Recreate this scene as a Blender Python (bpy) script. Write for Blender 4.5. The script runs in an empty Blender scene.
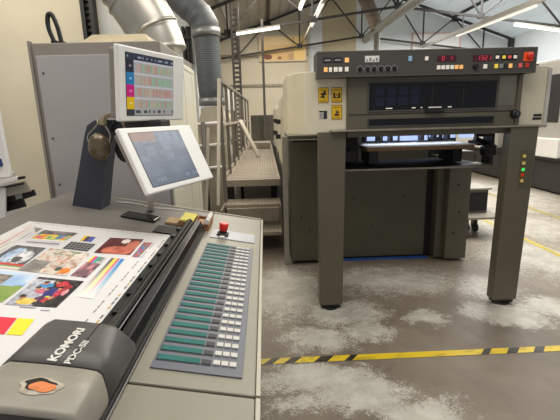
import bpy, bmesh, math, random
from mathutils import Vector, Matrix
random.seed(7)
col = bpy.context.scene.collection

# ------------------------------------------------------------------ colours and materials
def lin(c):
    f = lambda v: v / 12.92 if v <= .04045 else ((v + .055) / 1.055) ** 2.4
    return tuple(f(v / 255.) for v in c)

MATS = {}
def mat(name, rgb, rough=.5, metal=0., var=.12, scale=6., bump=0., emit=0., spec=.5, coat=0., bscale=60.):
    m = bpy.data.materials.new(name); m.use_nodes = True
    nt = m.node_tree; N = nt.nodes; L = nt.links
    b = N['Principled BSDF']; c = lin(rgb)
    b.inputs['Roughness'].default_value = rough; b.inputs['Metallic'].default_value = metal
    b.inputs['Specular IOR Level'].default_value = spec; b.inputs['Coat Weight'].default_value = coat
    tc = N.new('ShaderNodeNewGeometry')
    n = N.new('ShaderNodeTexNoise'); n.inputs['Scale'].default_value = scale; n.inputs['Detail'].default_value = 6
    L.new(tc.outputs['Position'], n.inputs['Vector'])
    r = N.new('ShaderNodeValToRGB')
    r.color_ramp.elements[0].position = .3; r.color_ramp.elements[1].position = .7
    r.color_ramp.elements[0].color = tuple(x * (1 - var) for x in c) + (1,)
    r.color_ramp.elements[1].color = tuple(min(1, x * (1 + var)) for x in c) + (1,)
    L.new(n.outputs['Fac'], r.inputs['Fac']); L.new(r.outputs['Color'], b.inputs['Base Color'])
    if emit:
        b.inputs['Emission Color'].default_value = c + (1,); b.inputs['Emission Strength'].default_value = emit
    if bump:
        n2 = N.new('ShaderNodeTexNoise'); n2.inputs['Scale'].default_value = bscale; n2.inputs['Detail'].default_value = 4
        L.new(tc.outputs['Position'], n2.inputs['Vector'])
        bp = N.new('ShaderNodeBump'); bp.inputs['Strength'].default_value = bump; bp.inputs['Distance'].default_value = .01
        L.new(n2.outputs['Fac'], bp.inputs['Height']); L.new(bp.outputs['Normal'], b.inputs['Normal'])
    MATS[name] = m
    return m

def vmat(name, rough=.5, emit=0., coat=0.):
    m = bpy.data.materials.new(name); m.use_nodes = True
    nt = m.node_tree; b = nt.nodes['Principled BSDF']
    a = nt.nodes.new('ShaderNodeAttribute'); a.attribute_name = 'Col'
    nt.links.new(a.outputs['Color'], b.inputs['Base Color'])
    b.inputs['Roughness'].default_value = rough; b.inputs['Coat Weight'].default_value = coat
    if emit:
        nt.links.new(a.outputs['Color'], b.inputs['Emission Color']); b.inputs['Emission Strength'].default_value = emit
    return m

OLIVE = mat('olive_grey_paint', (98, 92, 77), .42, var=.06, scale=3)
OLIVE_D = mat('dark_olive_paint', (86, 83, 66), .4, var=.1, scale=2.5)
OLIVE_P = mat('panel_dark_grey_paint', (76, 74, 69), .45, var=.05)
CREAM = mat('press_cream_paint', (226, 217, 192), .45, var=.04)
CREAM_C = mat('cabinet_cream_paint', (226, 221, 202), .5, var=.03, scale=2)
CAB = mat('cabinet_grey_paint', (166, 163, 164), .5, var=.04, scale=2)
CAB_F = mat('cabinet_frame_paint', (140, 133, 125), .5, var=.05)
WALLC = mat('cream_wall_paint', (206, 198, 177), .8, var=.05, scale=1.5, bump=.05)
WALLG = mat('cool_wall_panel', (196, 198, 194), .7, var=.05, scale=1)
WALLB = mat('beige_wall_panel', (196, 182, 152), .8, var=.05, scale=1)
WALLW = mat('white_wall_panel', (218, 223, 224), .7, var=.05, scale=.6)
FARW = mat('far_cream_cladding', (214, 205, 184), .7, var=.05, scale=.6)
STEEL_B = mat('black_truss_steel', (50, 47, 44), .6, var=.2)
STEEL_G = mat('grey_column_steel', (96, 92, 88), .5, .3, var=.2, scale=20)
ROOFL = mat('roof_sheet', (178, 174, 166), .7, var=.08, scale=1)
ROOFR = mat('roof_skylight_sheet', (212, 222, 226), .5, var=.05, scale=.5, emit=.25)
DUCT_S = mat('galvanised_duct', (178, 174, 164), .34, .75, var=.12, scale=8)
DUCT_D = mat('dark_flexible_duct', (92, 96, 98), .5, .2, var=.1, scale=12)
DUCT_B = mat('duct_collar', (138, 140, 138), .4, .5, var=.1)
BLACK = mat('black_plastic', (22, 22, 23), .4, var=.15)
BLACKM = mat('black_matte_metal', (30, 29, 28), .6, var=.2)
RAILB = mat('black_rail_gloss', (26, 26, 27), .3, .3, var=.15)
SILVER = mat('silver_metal', (190, 188, 182), .3, .9, var=.08)
WORN = mat('worn_steel_edge', (152, 144, 130), .4, .6, var=.2, scale=15)
GLASS = mat('dark_window_pane', (13, 13, 18), .1, var=.2, scale=4, spec=.3)
TABLE = mat('console_grey_laminate', (118, 114, 109), .42, var=.06, scale=4, coat=.05)
TABLE_R = mat('console_greige_paint', (138, 135, 121), .42, var=.06, scale=5)
EDGE = mat('console_edge_strip', (184, 178, 162), .5, var=.06)
KEYP = mat('key_panel_blue_grey', (96, 100, 110), .42, var=.04)
KEYS = mat('small_panel_blue_grey', (150, 156, 166), .36, var=.04)
TEAL = mat('teal_display_bar', (40, 102, 98), .6, spec=.25, var=.18, scale=14)
KEYW = mat('white_key', (196, 193, 188), .5, var=.03)
KEYB = mat('black_key', (44, 46, 50), .5, var=.05)
HEADD = mat('scanner_dark_cover', (84, 82, 80), .42, var=.1, scale=7)
HEADL = mat('scanner_light_cover', (150, 145, 134), .4, var=.12, scale=9)
WHITEP = mat('white_plastic', (240, 238, 234), .45, var=.03)
TXT = mat('white_lettering', (216, 214, 208), .6, var=.02)
STAND = mat('slate_stand_paint', (58, 60, 70), .5, var=.06)
RED = mat('red_plastic', (206, 44, 34), .35, var=.08, emit=.12)
ORANGE = mat('orange_red_plastic', (226, 84, 38), .4, var=.08, emit=.2)
RUST = mat('orange_sponge', (214, 130, 82), .9, var=.25, scale=60)
DARKHOLE = mat('dark_worn_hole', (40, 36, 30), .9, var=.2)
YEL = mat('yellow_paper', (250, 238, 120), .7, var=.03)
CARD = mat('brown_cardboard', (170, 124, 84), .8, var=.15, scale=20)
PAPERW = mat('white_paper', (238, 234, 226), .7, var=.02)
PINKP = mat('pale_pink_frame', (226, 190, 182), .7)
MUFF = mat('bronze_earmuff_plastic', (98, 86, 66), .25, .3, var=.15, coat=.3)
BANDM = mat('beige_headband', (132, 120, 98), .7, var=.1)
WIRE = mat('headband_wire', (176, 172, 160), .3, .8)
PHONE = mat('black_phone', (20, 20, 22), .25, var=.05)
GRATE = mat('stair_grating', (160, 149, 132), .5, .35, var=.12, scale=8)
STAIRP = mat('stair_grey_paint', (146, 136, 120), .55, .1, var=.12, scale=6)
RAILG = mat('handrail_grey', (128, 121, 110), .45, .4, var=.12)
RAILL = mat('handrail_light', (196, 188, 172), .4, .4, var=.08)
BOARD = mat('wooden_pile_board', (170, 134, 96), .6, var=.15, scale=18)
LITB = mat('pale_blue_gap_glow', (176, 196, 240), .5, emit=.95, var=.15, scale=9)
BLUE = mat('blue_floor_film', (44, 92, 170), .4, var=.2, scale=10)
GREYM = mat('far_press_grey', (176, 172, 164), .45, var=.06)
GREYD = mat('far_press_dark', (48, 46, 46), .5, var=.15)
TUBE = mat('lit_tube', (255, 250, 238), .4, emit=3.0, var=.0)
TUBE_D = mat('dim_tube', (244, 240, 228), .4, emit=.7, var=.0)
LHOUS = mat('lamp_housing', (176, 172, 164), .5, var=.05)
LEDY = mat('yellow_lamp', (214, 190, 112), .4, emit=.15)
LEDG = mat('green_lamp', (60, 220, 100), .4, emit=.7)
LEDR = mat('red_lamp', (190, 40, 26), .4, emit=.3)
BTW = mat('white_button', (236, 230, 216), .4, emit=.25)
BTO = mat('amber_button', (250, 186, 112), .4, emit=.45)
BTY = mat('yellow_button', (236, 206, 80), .4, emit=.35)
BTR = mat('pink_red_button', (214, 90, 90), .4, emit=.3)
BTG = mat('grey_button', (150, 150, 150), .4)
DISP = mat('dark_red_display', (70, 14, 26), .2, emit=.15)
DIGIT = mat('red_digits', (220, 56, 80), .4, emit=.3)
BLUEL = mat('pale_blue_label', (150, 190, 220), .5, emit=.1)
PRINT = vmat('printed_surface', .5)
SCREEN = vmat('lit_screen', .3, emit=.16)
TAPEM = vmat('hazard_tape', .45)

# ------------------------------------------------------------------ mesh builder (works in room coordinates)
class MB:
    def __init__(s): s.bm = bmesh.new(); s.cols = {}; s.mi = 0
    def _new(s, vs, fs, smooth=False):
        bv = [s.bm.verts.new(v) for v in vs]; out = []
        for f in fs:
            try:
                fc = s.bm.faces.new([bv[i] for i in f]); fc.smooth = smooth; fc.material_index = s.mi; out.append(fc)
            except ValueError: pass
        return bv, out
    def box(s, x0, x1, y0, y1, z0, z1, bev=0., M=None, seg=2):
        vs = [Vector((x, y, z)) for z in (z0, z1) for y in (y0, y1) for x in (x0, x1)]
        if M is not None: vs = [M @ v for v in vs]
        fs = [(0, 2, 3, 1), (4, 5, 7, 6), (0, 1, 5, 4), (2, 6, 7, 3), (0, 4, 6, 2), (1, 3, 7, 5)]
        bv, fc = s._new(vs, fs)
        if bev > 0:
            es = list({e for f in fc for e in f.edges})
            bmesh.ops.bevel(s.bm, geom=es, offset=bev, segments=seg, affect='EDGES', profile=.5, clamp_overlap=True)
        return s
    def prism(s, poly, vec, bev=0., caps=True, smooth=False):
        vec = Vector(vec); a = [Vector(p) for p in poly]; n = len(a)
        vs = a + [p + vec for p in a]
        fs = [(i, (i + 1) % n, n + (i + 1) % n, n + i) for i in range(n)]
        bv, fc = s._new(vs, fs, smooth)
        if caps:
            for idx in (list(range(n))[::-1], list(range(n, 2 * n))):
                f = s.bm.faces.new([bv[i] for i in idx]); f.material_index = s.mi; fc.append(f)
        if bev > 0:
            es = list({e for f in fc for e in f.edges})
            bmesh.ops.bevel(s.bm, geom=es, offset=bev, segments=2, affect='EDGES', profile=.5, clamp_overlap=True)
        return s
    def sweep(s, pts, rad, seg=16, cap=True, ax=None):
        pts = [Vector(p) for p in pts]; n = len(pts)
        rads = rad if isinstance(rad, (list, tuple)) else [rad] * n
        rings = []; up = None
        for i, p in enumerate(pts):
            t = (pts[min(i + 1, n - 1)] - pts[max(i - 1, 0)]).normalized()
            if up is None:
                up = Vector((0, 0, 1)) if abs(t.z) < .9 else Vector((0, 1, 0))
            a = t.cross(up).normalized(); up = a.cross(t).normalized()
            rings.append([s.bm.verts.new(p + (a * math.cos(q) + up * math.sin(q)) * rads[i]) for q in (2 * math.pi * k / seg for k in range(seg))])
        for i in range(n - 1):
            for k in range(seg):
                f = s.bm.faces.new((rings[i][k], rings[i][(k + 1) % seg], rings[i + 1][(k + 1) % seg], rings[i + 1][k])); f.smooth = True; f.material_index = s.mi
        if cap:
            f = s.bm.faces.new(rings[0][::-1]); f.material_index = s.mi
            f = s.bm.faces.new(rings[-1]); f.material_index = s.mi
        return s
    def bar(s, a, b, w, d=None):
        """square bar between two points"""
        a, b = Vector(a), Vector(b); d = d or w; t = (b - a).normalized()
        up = Vector((0, 0, 1)) if abs(t.z) < .95 else Vector((0, 1, 0))
        p = t.cross(up).normalized() * w / 2; q = p.cross(t).normalized() * d / 2
        return s.prism([a - p - q, a + p - q, a + p + q, a - p + q], b - a)
    def cyl(s, a, b, r, seg=16, r2=None):
        return s.sweep([a, b], [r, r if r2 is None else r2], seg)
    def ball(s, c, rx, ry, rz, seg=20, rings=12, M=None):
        vs = []; fs = []
        for i in range(rings + 1):
            th = math.pi * i / rings
            for k in range(seg):
                ph = 2 * math.pi * k / seg
                v = Vector((rx * math.sin(th) * math.cos(ph), ry * math.sin(th) * math.sin(ph), rz * math.cos(th)))
                if M is not None: v = M @ v
                vs.append(v + Vector(c))
        for i in range(rings):
            for k in range(seg):
                fs.append((i * seg + k, i * seg + (k + 1) % seg, (i + 1) * seg + (k + 1) % seg, (i + 1) * seg + k))
        bv, _ = s._new(vs, fs, True)
        bmesh.ops.remove_doubles(s.bm, verts=bv, dist=1e-6)
        return s
    def patch(s, q, nx, ny, fn):
        """coloured picture on the quad TL, TR, BR, BL; fn(u, v) gives an sRGB colour, v = 0 at the top"""
        tl, tr, br, bl = [Vector(p) for p in q]
        for j in range(ny):
            for i in range(nx):
                f = []
                for (a, b) in ((i, j), (i, j + 1), (i + 1, j + 1), (i + 1, j)):
                    u, v = a / nx, b / ny
                    f.append(s.bm.verts.new((tl * (1 - u) + tr * u) * (1 - v) + (bl * (1 - u) + br * u) * v))
                fc = s.bm.faces.new(f); fc.material_index = s.mi
                s.cols[fc] = lin(fn((i + .5) / nx, (j + .5) / ny))
        return s
    def paint(s, rgb):
        for f in s.bm.faces:
            if f not in s.cols: s.cols[f] = lin(rgb)
        return s

WORLD = {}
def sub(o): return WORLD.get(o, Vector((0, 0, 0)))
def build(name, mb, m, parent=None, label=None, cat=None, group=None, kind=None, normals=True, base=False):
    bm = mb.bm
    if normals and not mb.cols: bmesh.ops.recalc_face_normals(bm, faces=bm.faces)
    xs = [v.co for v in bm.verts]
    lo = Vector((min(v.x for v in xs), min(v.y for v in xs), min(v.z for v in xs)))
    hi = Vector((max(v.x for v in xs), max(v.y for v in xs), max(v.z for v in xs)))
    c = (lo + hi) / 2
    if base: c.z = lo.z
    if mb.cols:
        lay = bm.loops.layers.float_color.new('Col')
        for f in bm.faces:
            k = mb.cols.get(f, (1, 1, 1))
            for l in f.loops: l[lay] = tuple(k) + (1,)
    for v in bm.verts: v.co -= c
    me = bpy.data.meshes.new(name); bm.to_mesh(me); bm.free()
    for x in (m if isinstance(m, (list, tuple)) else [m]): me.materials.append(x)
    o = bpy.data.objects.new(name, me); col.objects.link(o)
    WORLD[o] = c.copy()
    if parent: o.parent = parent; o.location = c - WORLD[parent]
    else: o.location = c
    tag(o, label, cat, group, kind)
    return o
def tag(o, label=None, cat=None, group=None, kind=None):
    if label: o['label'] = label
    if cat: o['category'] = cat
    if group: o['group'] = group
    if kind: o['kind'] = kind
    return o
def thing(name, loc, label, cat, group=None):
    o = bpy.data.objects.new(name, None); o.empty_display_size = .1; col.objects.link(o)
    o.location = loc; WORLD[o] = Vector(loc); return tag(o, label, cat, group)
def B(*a, **k): return MB().box(*a, **k)

def hsh(i, j, s=0):
    n = (int(i) * 374761393 + int(j) * 668265263 + s * 982451653) & 0xffffffff
    n = ((n ^ (n >> 13)) * 1274126177) & 0xffffffff
    return ((n ^ (n >> 16)) & 0xffff) / 65535.
def vn(x, y, s=0):
    i, j = math.floor(x), math.floor(y); u, v = x - i, y - j; u = u * u * (3 - 2 * u); v = v * v * (3 - 2 * v)
    return (hsh(i, j, s) * (1 - u) + hsh(i + 1, j, s) * u) * (1 - v) + (hsh(i, j + 1, s) * (1 - u) + hsh(i + 1, j + 1, s) * u) * v
def mix(a, b, t): t = max(0, min(1, t)); return tuple(p * (1 - t) + q * t for p, q in zip(a, b))
def blob(u, v, cu, cv, ru, rv): return ((u - cu) / ru) ** 2 + ((v - cv) / rv) ** 2 < 1

# table plane of the sloping console
def TZ(x, h=0.): return .975 - .19 * (x + .03) + h
TN = Vector((.19, 0, 1)).normalized()
def T(x, y, h=0.): return Vector((x, y, TZ(x))) + TN * h
def tbox(mb, x0, x1, y0, y1, h0, h1, bev=0.):
    """block lying on the sloping table"""
    c = T(x0, y0); ux = (T(x1, y0) - c); L = ux.length; ux.normalize()
    M = Matrix((( ux.x, 0, TN.x, c.x), (0, 1, 0, c.y), (ux.z, 0, TN.z, c.z), (0, 0, 0, 1)))
    return mb.box(0, L, 0, y1 - y0, h0, h1, bev, M)

# ================================================================== SETTING
mb = MB(); mb.box(-9, 14, -4, 22, -.1, 0)
floor = build('floor', mb, [], kind='structure')
def floor_mat():
    m = bpy.data.materials.new('worn_concrete'); m.use_nodes = True
    nt = m.node_tree; N = nt.nodes; L = nt.links; b = N['Principled BSDF']
    g = N.new('ShaderNodeNewGeometry')
    def noise(sc, det=8, ro=.6):
        n = N.new('ShaderNodeTexNoise'); n.inputs['Scale'].default_value = sc; n.inputs['Detail'].default_value = det
        n.inputs['Roughness'].default_value = ro; L.new(g.outputs['Position'], n.inputs['Vector']); return n
    def math_(op, a, b_=None, clamp=False):
        n = N.new('ShaderNodeMath'); n.operation = op; n.use_clamp = clamp
        for i, x in enumerate((a, b_)):
            if x is None: continue
            if isinstance(x, (int, float)): n.inputs[i].default_value = x
            else: L.new(x, n.inputs[i])
        return n.outputs[0]
    def ramp(f, st):
        r = N.new('ShaderNodeValToRGB'); cr = r.color_ramp
        while len(cr.elements) < len(st): cr.elements.new(.5)
        for e, (p, c) in zip(cr.elements, st): e.position = p; e.color = lin(c) + (1,) if len(c) == 3 else c
        L.new(f, r.inputs['Fac']); return r.outputs['Color']
    base = ramp(noise(1.3, 9, .65).outputs['Fac'], [(.3, (112, 101, 88)), (.5, (130, 118, 104)), (.7, (147, 135, 120))])
    # distorted position for ragged patch edges
    nz = noise(3.2, 8, .7)
    sb = N.new('ShaderNodeVectorMath'); sb.operation = 'SUBTRACT'; L.new(nz.outputs['Color'], sb.inputs[0]); sb.inputs[1].default_value = (.5, .5, .5)
    sc = N.new('ShaderNodeVectorMath'); sc.operation = 'SCALE'; L.new(sb.outputs[0], sc.inputs[0]); sc.inputs['Scale'].default_value = .62
    ad = N.new('ShaderNodeVectorMath'); ad.operation = 'ADD'; L.new(g.outputs['Position'], ad.inputs[0]); L.new(sc.outputs[0], ad.inputs[1])
    acc = None
    for (cx, cy, rx, ry, s) in ((.6, 3.1, .42, .3, .95), (.35, 2.72, .42, .2, .85), (.74, 2.82, .26, .2, .9), (1.24, 2.97, .2, .15, 1.2), (1.9, 2.97, .42, .26, 1.05), (2.3, 3.05, .34, .2, .95),
                                (.25, 2.26, .5, .2, .95), (.5, 2.1, .4, .22, .95), (.78, 1.92, .34, .15, .95), (1.15, 3.75, .9, .5, .78), (.15, 3.6, .5, .8, .85), (2.0, 3.5, .4, .4, .7),
                                (3.0, 4.3, 1.0, 1.1, .66), (3.6, 5.6, 1.2, 1.6, .7), (4.3, 8, 1.6, 2.6, .95), (.15, 2.0, .25, .12, .7)):
        s1 = N.new('ShaderNodeVectorMath'); s1.operation = 'SUBTRACT'; L.new(ad.outputs[0], s1.inputs[0]); s1.inputs[1].default_value = (cx, cy, 0)
        s2 = N.new('ShaderNodeVectorMath'); s2.operation = 'DIVIDE'; L.new(s1.outputs[0], s2.inputs[0]); s2.inputs[1].default_value = (rx, ry, 9)
        s3 = N.new('ShaderNodeVectorMath'); s3.operation = 'LENGTH'; L.new(s2.outputs[0], s3.inputs[0])
        v = math_('MULTIPLY', math_('SUBTRACT', 1.25, s3.outputs['Value'], True), s)
        acc = v if acc is None else math_('MAXIMUM', acc, v)
    fine = noise(22, 12, .85).outputs['Fac']
    k = math_('ADD', math_('ADD', acc, math_('MULTIPLY', math_('SUBTRACT', fine, .5), 1.5)), math_('MULTIPLY', math_('SUBTRACT', noise(75, 6, .8).outputs['Fac'], .5), 1.9))
    mask = ramp(k, [(.36, (0, 0, 0, 1)), (.5, (.55, .55, .55, 1)), (.66, (1, 1, 1, 1))])
    white = ramp(noise(5, 8, .7).outputs['Fac'], [(.3, (172, 166, 154)), (.7, (222, 218, 208))])
    mx = N.new('ShaderNodeMix'); mx.data_type = 'RGBA'; L.new(mask, mx.inputs[0]); L.new(base, mx.inputs[6]); L.new(white, mx.inputs[7])
    # dark stains and specks
    st = ramp(noise(2.1, 10, .8).outputs['Fac'], [(.3, (150, 146, 140)), (.44, (255, 255, 255))])
    mu = N.new('ShaderNodeMix'); mu.data_type = 'RGBA'; mu.blend_type = 'MULTIPLY'; mu.inputs[0].default_value = .6
    L.new(mx.outputs[2], mu.inputs[6]); L.new(st, mu.inputs[7]); L.new(mu.outputs[2], b.inputs['Base Color'])
    rr = N.new('ShaderNodeMapRange'); L.new(noise(2.5).outputs['Fac'], rr.inputs[0]); rr.inputs[3].default_value = .38; rr.inputs[4].default_value = .62
    L.new(rr.outputs[0], b.inputs['Roughness'])
    bp = N.new('ShaderNodeBump'); bp.inputs['Strength'].default_value = .12; bp.inputs['Distance'].default_value = .01
    L.new(noise(40).outputs['Fac'], bp.inputs['Height']); L.new(bp.outputs['Normal'], b.inputs['Normal'])
    return m
floor.data.materials.append(floor_mat())

AX, RZ, EV, BZ = 4.27, 6.88, 6.5, 4.84      # apex x, ridge z, half span, bottom chord apex z
top_z = lambda x: RZ - .345 * abs(x - AX)
bot_z = lambda x: BZ - .128 * abs(x - AX)
# partition wall on the left, far gable wall in three tones, right side wall
build('wall_left', B(-9, -2.35, 6.5, 6.7, 0, 4.55), WALLC, kind='structure')
build('wall_left_return', B(-2.35, -1.0, 6.52, 6.7, 0, 4.55), WALLG, kind='structure')
def gable(x0, x1): return MB().prism([(x0, 18.9, 0), (x1, 18.9, 0), (x1, 18.9, top_z(x1))] + ([(AX, 18.9, RZ)] if x0 < AX < x1 else []) + [(x0, 18.9, top_z(x0))], (0, .15, 0))
build('wall_back_left', gable(-2.3, 2.1), FARW, kind='structure')
build('wall_back_center', gable(2.1, 2.62), WALLW, kind='structure')
build('wall_back_beige', gable(2.62, 4.1), WALLB, kind='structure')
build('wall_back_right', gable(4.1, 10.9), WALLW, kind='structure')
build('wall_right', B(10.8, 10.95, -4, 19, 0, 4.7), WALLW, kind='structure')
mb = MB()
for z in (2.95, 4.2): mb.box(-2.2, 2.0, 18.83, 18.9, z - .05, z + .05)
build('trim_1', mb, WORN, kind='structure')
build('trim_2', B(2.02, 2.1, 18.82, 18.9, 0, 5.6), WALLG, kind='structure')
# pitched roof, ribbed sheets
def roof(x0, x1, y0, y1, n):
    mb = MB()
    mb.prism([(x0, y0, top_z(x0) + .12), (x1, y0, top_z(x1) + .12), (x1, y0, top_z(x1) + .2), (x0, y0, top_z(x0) + .2)], (0, y1 - y0, 0))
    for i in range(n):
        x = x0 + (x1 - x0) * (i + .5) / n
        mb.bar((x, y0, top_z(x) + .11), (x, y1, top_z(x) + .11), .06, .05)
    return mb
build('ceiling_left_slope', roof(-2.3, AX, -4, 19, 16), ROOFL, kind='structure')
build('ceiling_right_slope', roof(AX, 10.9, -4, 19, 5), ROOFR, kind='structure')
build('ceiling_side_bay', B(-9, -2.3, -4, 19, 4.55, 4.7), ROOFL, kind='structure')
# steel trusses
def truss(Y):
    mb = MB(); P = 2.66
    bn = [AX + k * P for k in (-2, -1, 0, 1, 2)]
    tn = [AX + k * P / 2 for k in range(-4, 5)]
    l, r = AX - EV, AX + EV
    for z, w in ((top_z, .09), (bot_z, .07)):
        mb.bar((l, Y, z(l)), (AX, Y, z(AX)), w); mb.bar((AX, Y, z(AX)), (r, Y, z(r)), w)
    for x in bn:
        mb.bar((x, Y, bot_z(x)), (x, Y, top_z(x)), .05)
        for s in (-1, 1):
            xt = x + s * P / 2
            if l < xt < r: mb.bar((x, Y, bot_z(x)), (xt, Y, top_z(xt)), .045)
        mb.box(x - .11, x + .11, Y - .03, Y + .03, bot_z(x) - .07, bot_z(x) + .11)
    for s in (l, r): mb.bar((s, Y, bot_z(s)), (s, Y, top_z(s)), .12)
    for k in (-1.5, -.5, .5, 1.5):
        x = AX + k * P; mb.box(x - .12, x + .12, Y - .03, Y + .03, top_z(x) - .14, top_z(x))
    return mb
build('beam_truss_far', truss(18.6), STEEL_B, kind='structure')
build('beam_truss_near', truss(13.7), STEEL_B, kind='structure')
mb = MB()
for k in (-1.5, -.5, .5, 1.5):
    x = AX + k * 2.66; mb.bar((x, 8, top_z(x) + .06), (x, 18.8, top_z(x) + .06), .09)
build('beam_purlins', mb, STEEL_B, kind='structure')
# lattice columns
def lattice(x, y, z1, w=.22):
    mb = MB()
    for s in (-1, 1): mb.box(x + s * w / 2 - .035, x + s * w / 2 + .035, y - .05, y + .05, 0, z1)
    n = int(z1 / .14)
    for i in range(n): mb.box(x - w / 2, x + w / 2, y - .02, y + .02, i * .14, i * .14 + .07)
    return mb
build('pillar_lattice', lattice(-.81, 13.55, 5.0, .2), STEEL_G, kind='structure')
build('pillar_right_corner', B(10.68, 10.8, 18.3, 18.42, 0, 4.6), STEEL_B, kind='structure')
build('pillar_thin', B(-.02, .06, 13.9, 14.0, 0, 4.6), STEEL_G, kind='structure')
# brown banner on the far wall
def banner(u, v):
    c = mix((214, 170, 104), (236, 204, 150), vn(u * 4, v * 3, 3))
    if v < .35: c = mix(c, (246, 226, 182), .5)
    if blob(u, v, .16, .85, .1, .12): c = (120, 62, 40)
    if blob(u, v, .42, .9, .05, .06): c = (150, 92, 60)
    if u > .76: c = mix(c, (250, 216, 140), .8)
    if .62 < u < .74 and v > .7: c = (196, 160, 116)
    if abs(u - .74) < .006 or abs(u - .5) < .006: c = (200, 172, 130)
    return c
mb = MB(); mb.box(-.12, 1.92, 18.8, 18.83, 3.93, 4.98).paint((226, 208, 176))
mb.patch([(-.06, 18.795, 4.93), (1.86, 18.795, 4.93), (1.86, 18.795, 3.98), (-.06, 18.795, 3.98)], 40, 24, banner)
build('wall_banner', mb, PRINT, label='wide orange and brown banner high on the far cream wall', cat='banner')
def frame_board(x0, x1, z0, z1):
    mb = MB(); mb.box(x0, x1, 18.85, 18.88, z0, z1); mb.mi = 1
    for a in ((x0, x1, z1 - .05, z1), (x0, x1, z0, z0 + .05), (x0, x0 + .05, z0, z1), (x1 - .05, x1, z0, z1)): mb.box(a[0], a[1], 18.82, 18.85, a[2], a[3])
    return mb
build('framed_board', frame_board(6.55, 8.7, 4.1, 4.98), [WHITEP, PINKP], label='pale board in thin pink frame high on white far wall behind roof truss', cat='board')  # unidentified pink-lined rectangle, built as a framed board

# ------------------------------------------------------------------ lamps
def lamp(a, b, label, w=.1, group=None):
    a, b = Vector(a), Vector(b)
    t = thing('ceiling_lamp', (a + b) / 2, label, 'lamp', group)
    build('lamp_housing', MB().bar(a + Vector((0, 0, .05)), b + Vector((0, 0, .05)), w * 1.2, .05), LHOUS, t)
    build('tube', MB().bar(a, b, w * .8, .06), TUBE, t)
    mb = MB()
    for f in (.2, .8):
        p = a * (1 - f) + b * f; mb.bar(p + Vector((0, 0, .07)), (p.x, p.y, max(p.z + .15, min(bot_z(p.x), p.z + .5))), .02)
    build('bracket', mb, STEEL_B, t)
lamp((-.77, 13.45, 4.09), (.56, 13.45, 4.25), 'lit tube lamp under the left truss beside the lattice pillar')
lamp((7.89, 13.45, 4.19), (9.5, 13.45, 3.98), 'lit tube lamp under the right slope of the roof, above the red stop button')
lamp((1.03, 10.4, 4.30), (1.03, 11.6, 4.33), 'short lit tube lamp, uppermost left of the two lengthwise lamps', .08)
t = thing('lamp_trunking', (1.73, 15, 4.6), 'slanting grey lamp trunking with one lit tube above the banner right end', 'lamp')
build('trunking', MB().bar((1.78, 18.2, 4.70), (1.69, 10.5, 4.63), .09, .09), LHOUS, t)
build('hanger', MB().bar((1.73, 13.7, 4.66), (1.73, 13.7, 4.6), .04), STEEL_B, t)
build('tube', MB().bar((1.75, 15.2, 4.615), (1.72, 12.2, 4.585), .06, .05), TUBE_D, t)
t = thing('lamp_trunking', (6.3, 13, 4.05), 'long grey lamp trunking with lit tube running away over right end of press', 'lamp')
build('trunking', MB().bar((6.84, 18.3, 4.34), (5.83, 8.6, 3.83), .12, .1), LHOUS, t)
build('tube', MB().bar((6.55, 14.5, 4.08), (5.95, 9.4, 3.79), .06, .05), TUBE_D, t)
for X, Y, Z in ((6.36, 13.7, 4.1), (6.87, 18.3, 4.36)): build('hanger', MB().bar((X, Y, Z), (X, Y, bot_z(X)), .025), STEEL_B, t)

# ------------------------------------------------------------------ ducts
def ring_path(pts, n, r, amp, every):
    """points resampled along a smooth polyline with ribbed radii"""
    P = [Vector(p) for p in pts]; out = []; rr = []
    def cr(p0, p1, p2, p3, t):
        return .5 * ((2 * p1) + (p2 - p0) * t + (2 * p0 - 5 * p1 + 4 * p2 - p3) * t * t + (3 * p1 - p0 - 3 * p2 + p3) * t ** 3)
    m = len(P) - 1
    for i in range(n + 1):
        s = i / n * m; k = min(int(s), m - 1); u = s - k
        out.append(cr(P[max(k - 1, 0)], P[k], P[k + 1], P[min(k + 2, m)], u))
        rr.append(r + (amp if i % every == 0 else 0))
    return out, rr
t = thing('exhaust_duct', (-.75, 3.4, 2.1), 'shiny silver segmented air duct dropping onto the tall cabinet', 'duct')
p, r = ring_path([(-1.22, 3.55, 2.98), (-1.12, 3.55, 2.72), (-1.0, 3.55, 2.53)], 24, .2, .012, 6)
build('elbow', MB().sweep(p, r, 28), DUCT_S, t)
p, r = ring_path([(-1.0, 3.55, 2.53), (-.92, 3.55, 2.40), (-.86, 3.55, 2.28)], 20, .208, .01, 19)
build('pipe', MB().sweep(p, r, 28), DUCT_S, t)
p, r = ring_path([(-.865, 3.55, 2.29), (-.83, 3.55, 2.20), (-.81, 3.55, 2.12)], 10, .2, .006, 9)
build('outlet', MB().sweep(p, r, 28), DUCT_S, t)
t = thing('exhaust_duct', (-.72, 6.15, 1.8), 'dark grey ribbed flexible duct bending down behind the stair handrail', 'duct')
p, r = ring_path([(-1.494, 6.155, 3.766), (-1.285, 6.155, 3.423), (-1.076, 6.155, 3.184), (-0.896, 6.155, 3.034), (-0.792, 6.155, 2.885), (-0.769, 6.155, 2.735)], 30, .185, .01, 5)
build('elbow', MB().sweep(p, r, 28), DUCT_D, t)
build('collar', MB().cyl((-0.774, 6.155, 2.810), (-0.769, 6.155, 2.706), .196, 28), DUCT_B, t)
p, r = ring_path([(-0.769, 6.155, 2.706), (-0.762, 6.155, 2.198), (-0.747, 6.155, 1.869)], 120, .172, .008, 3)
build('hose', MB().sweep(p, r, 28), DUCT_D, t)
build('collar', MB().cyl((-0.747, 6.155, 1.884), (-0.747, 6.155, 1.779), .188, 28), DUCT_B, t)
t = thing('fan_housing', (-.75, 6.15, 0), 'cream grey metal housing under the dark ribbed duct', 'machine')
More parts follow.
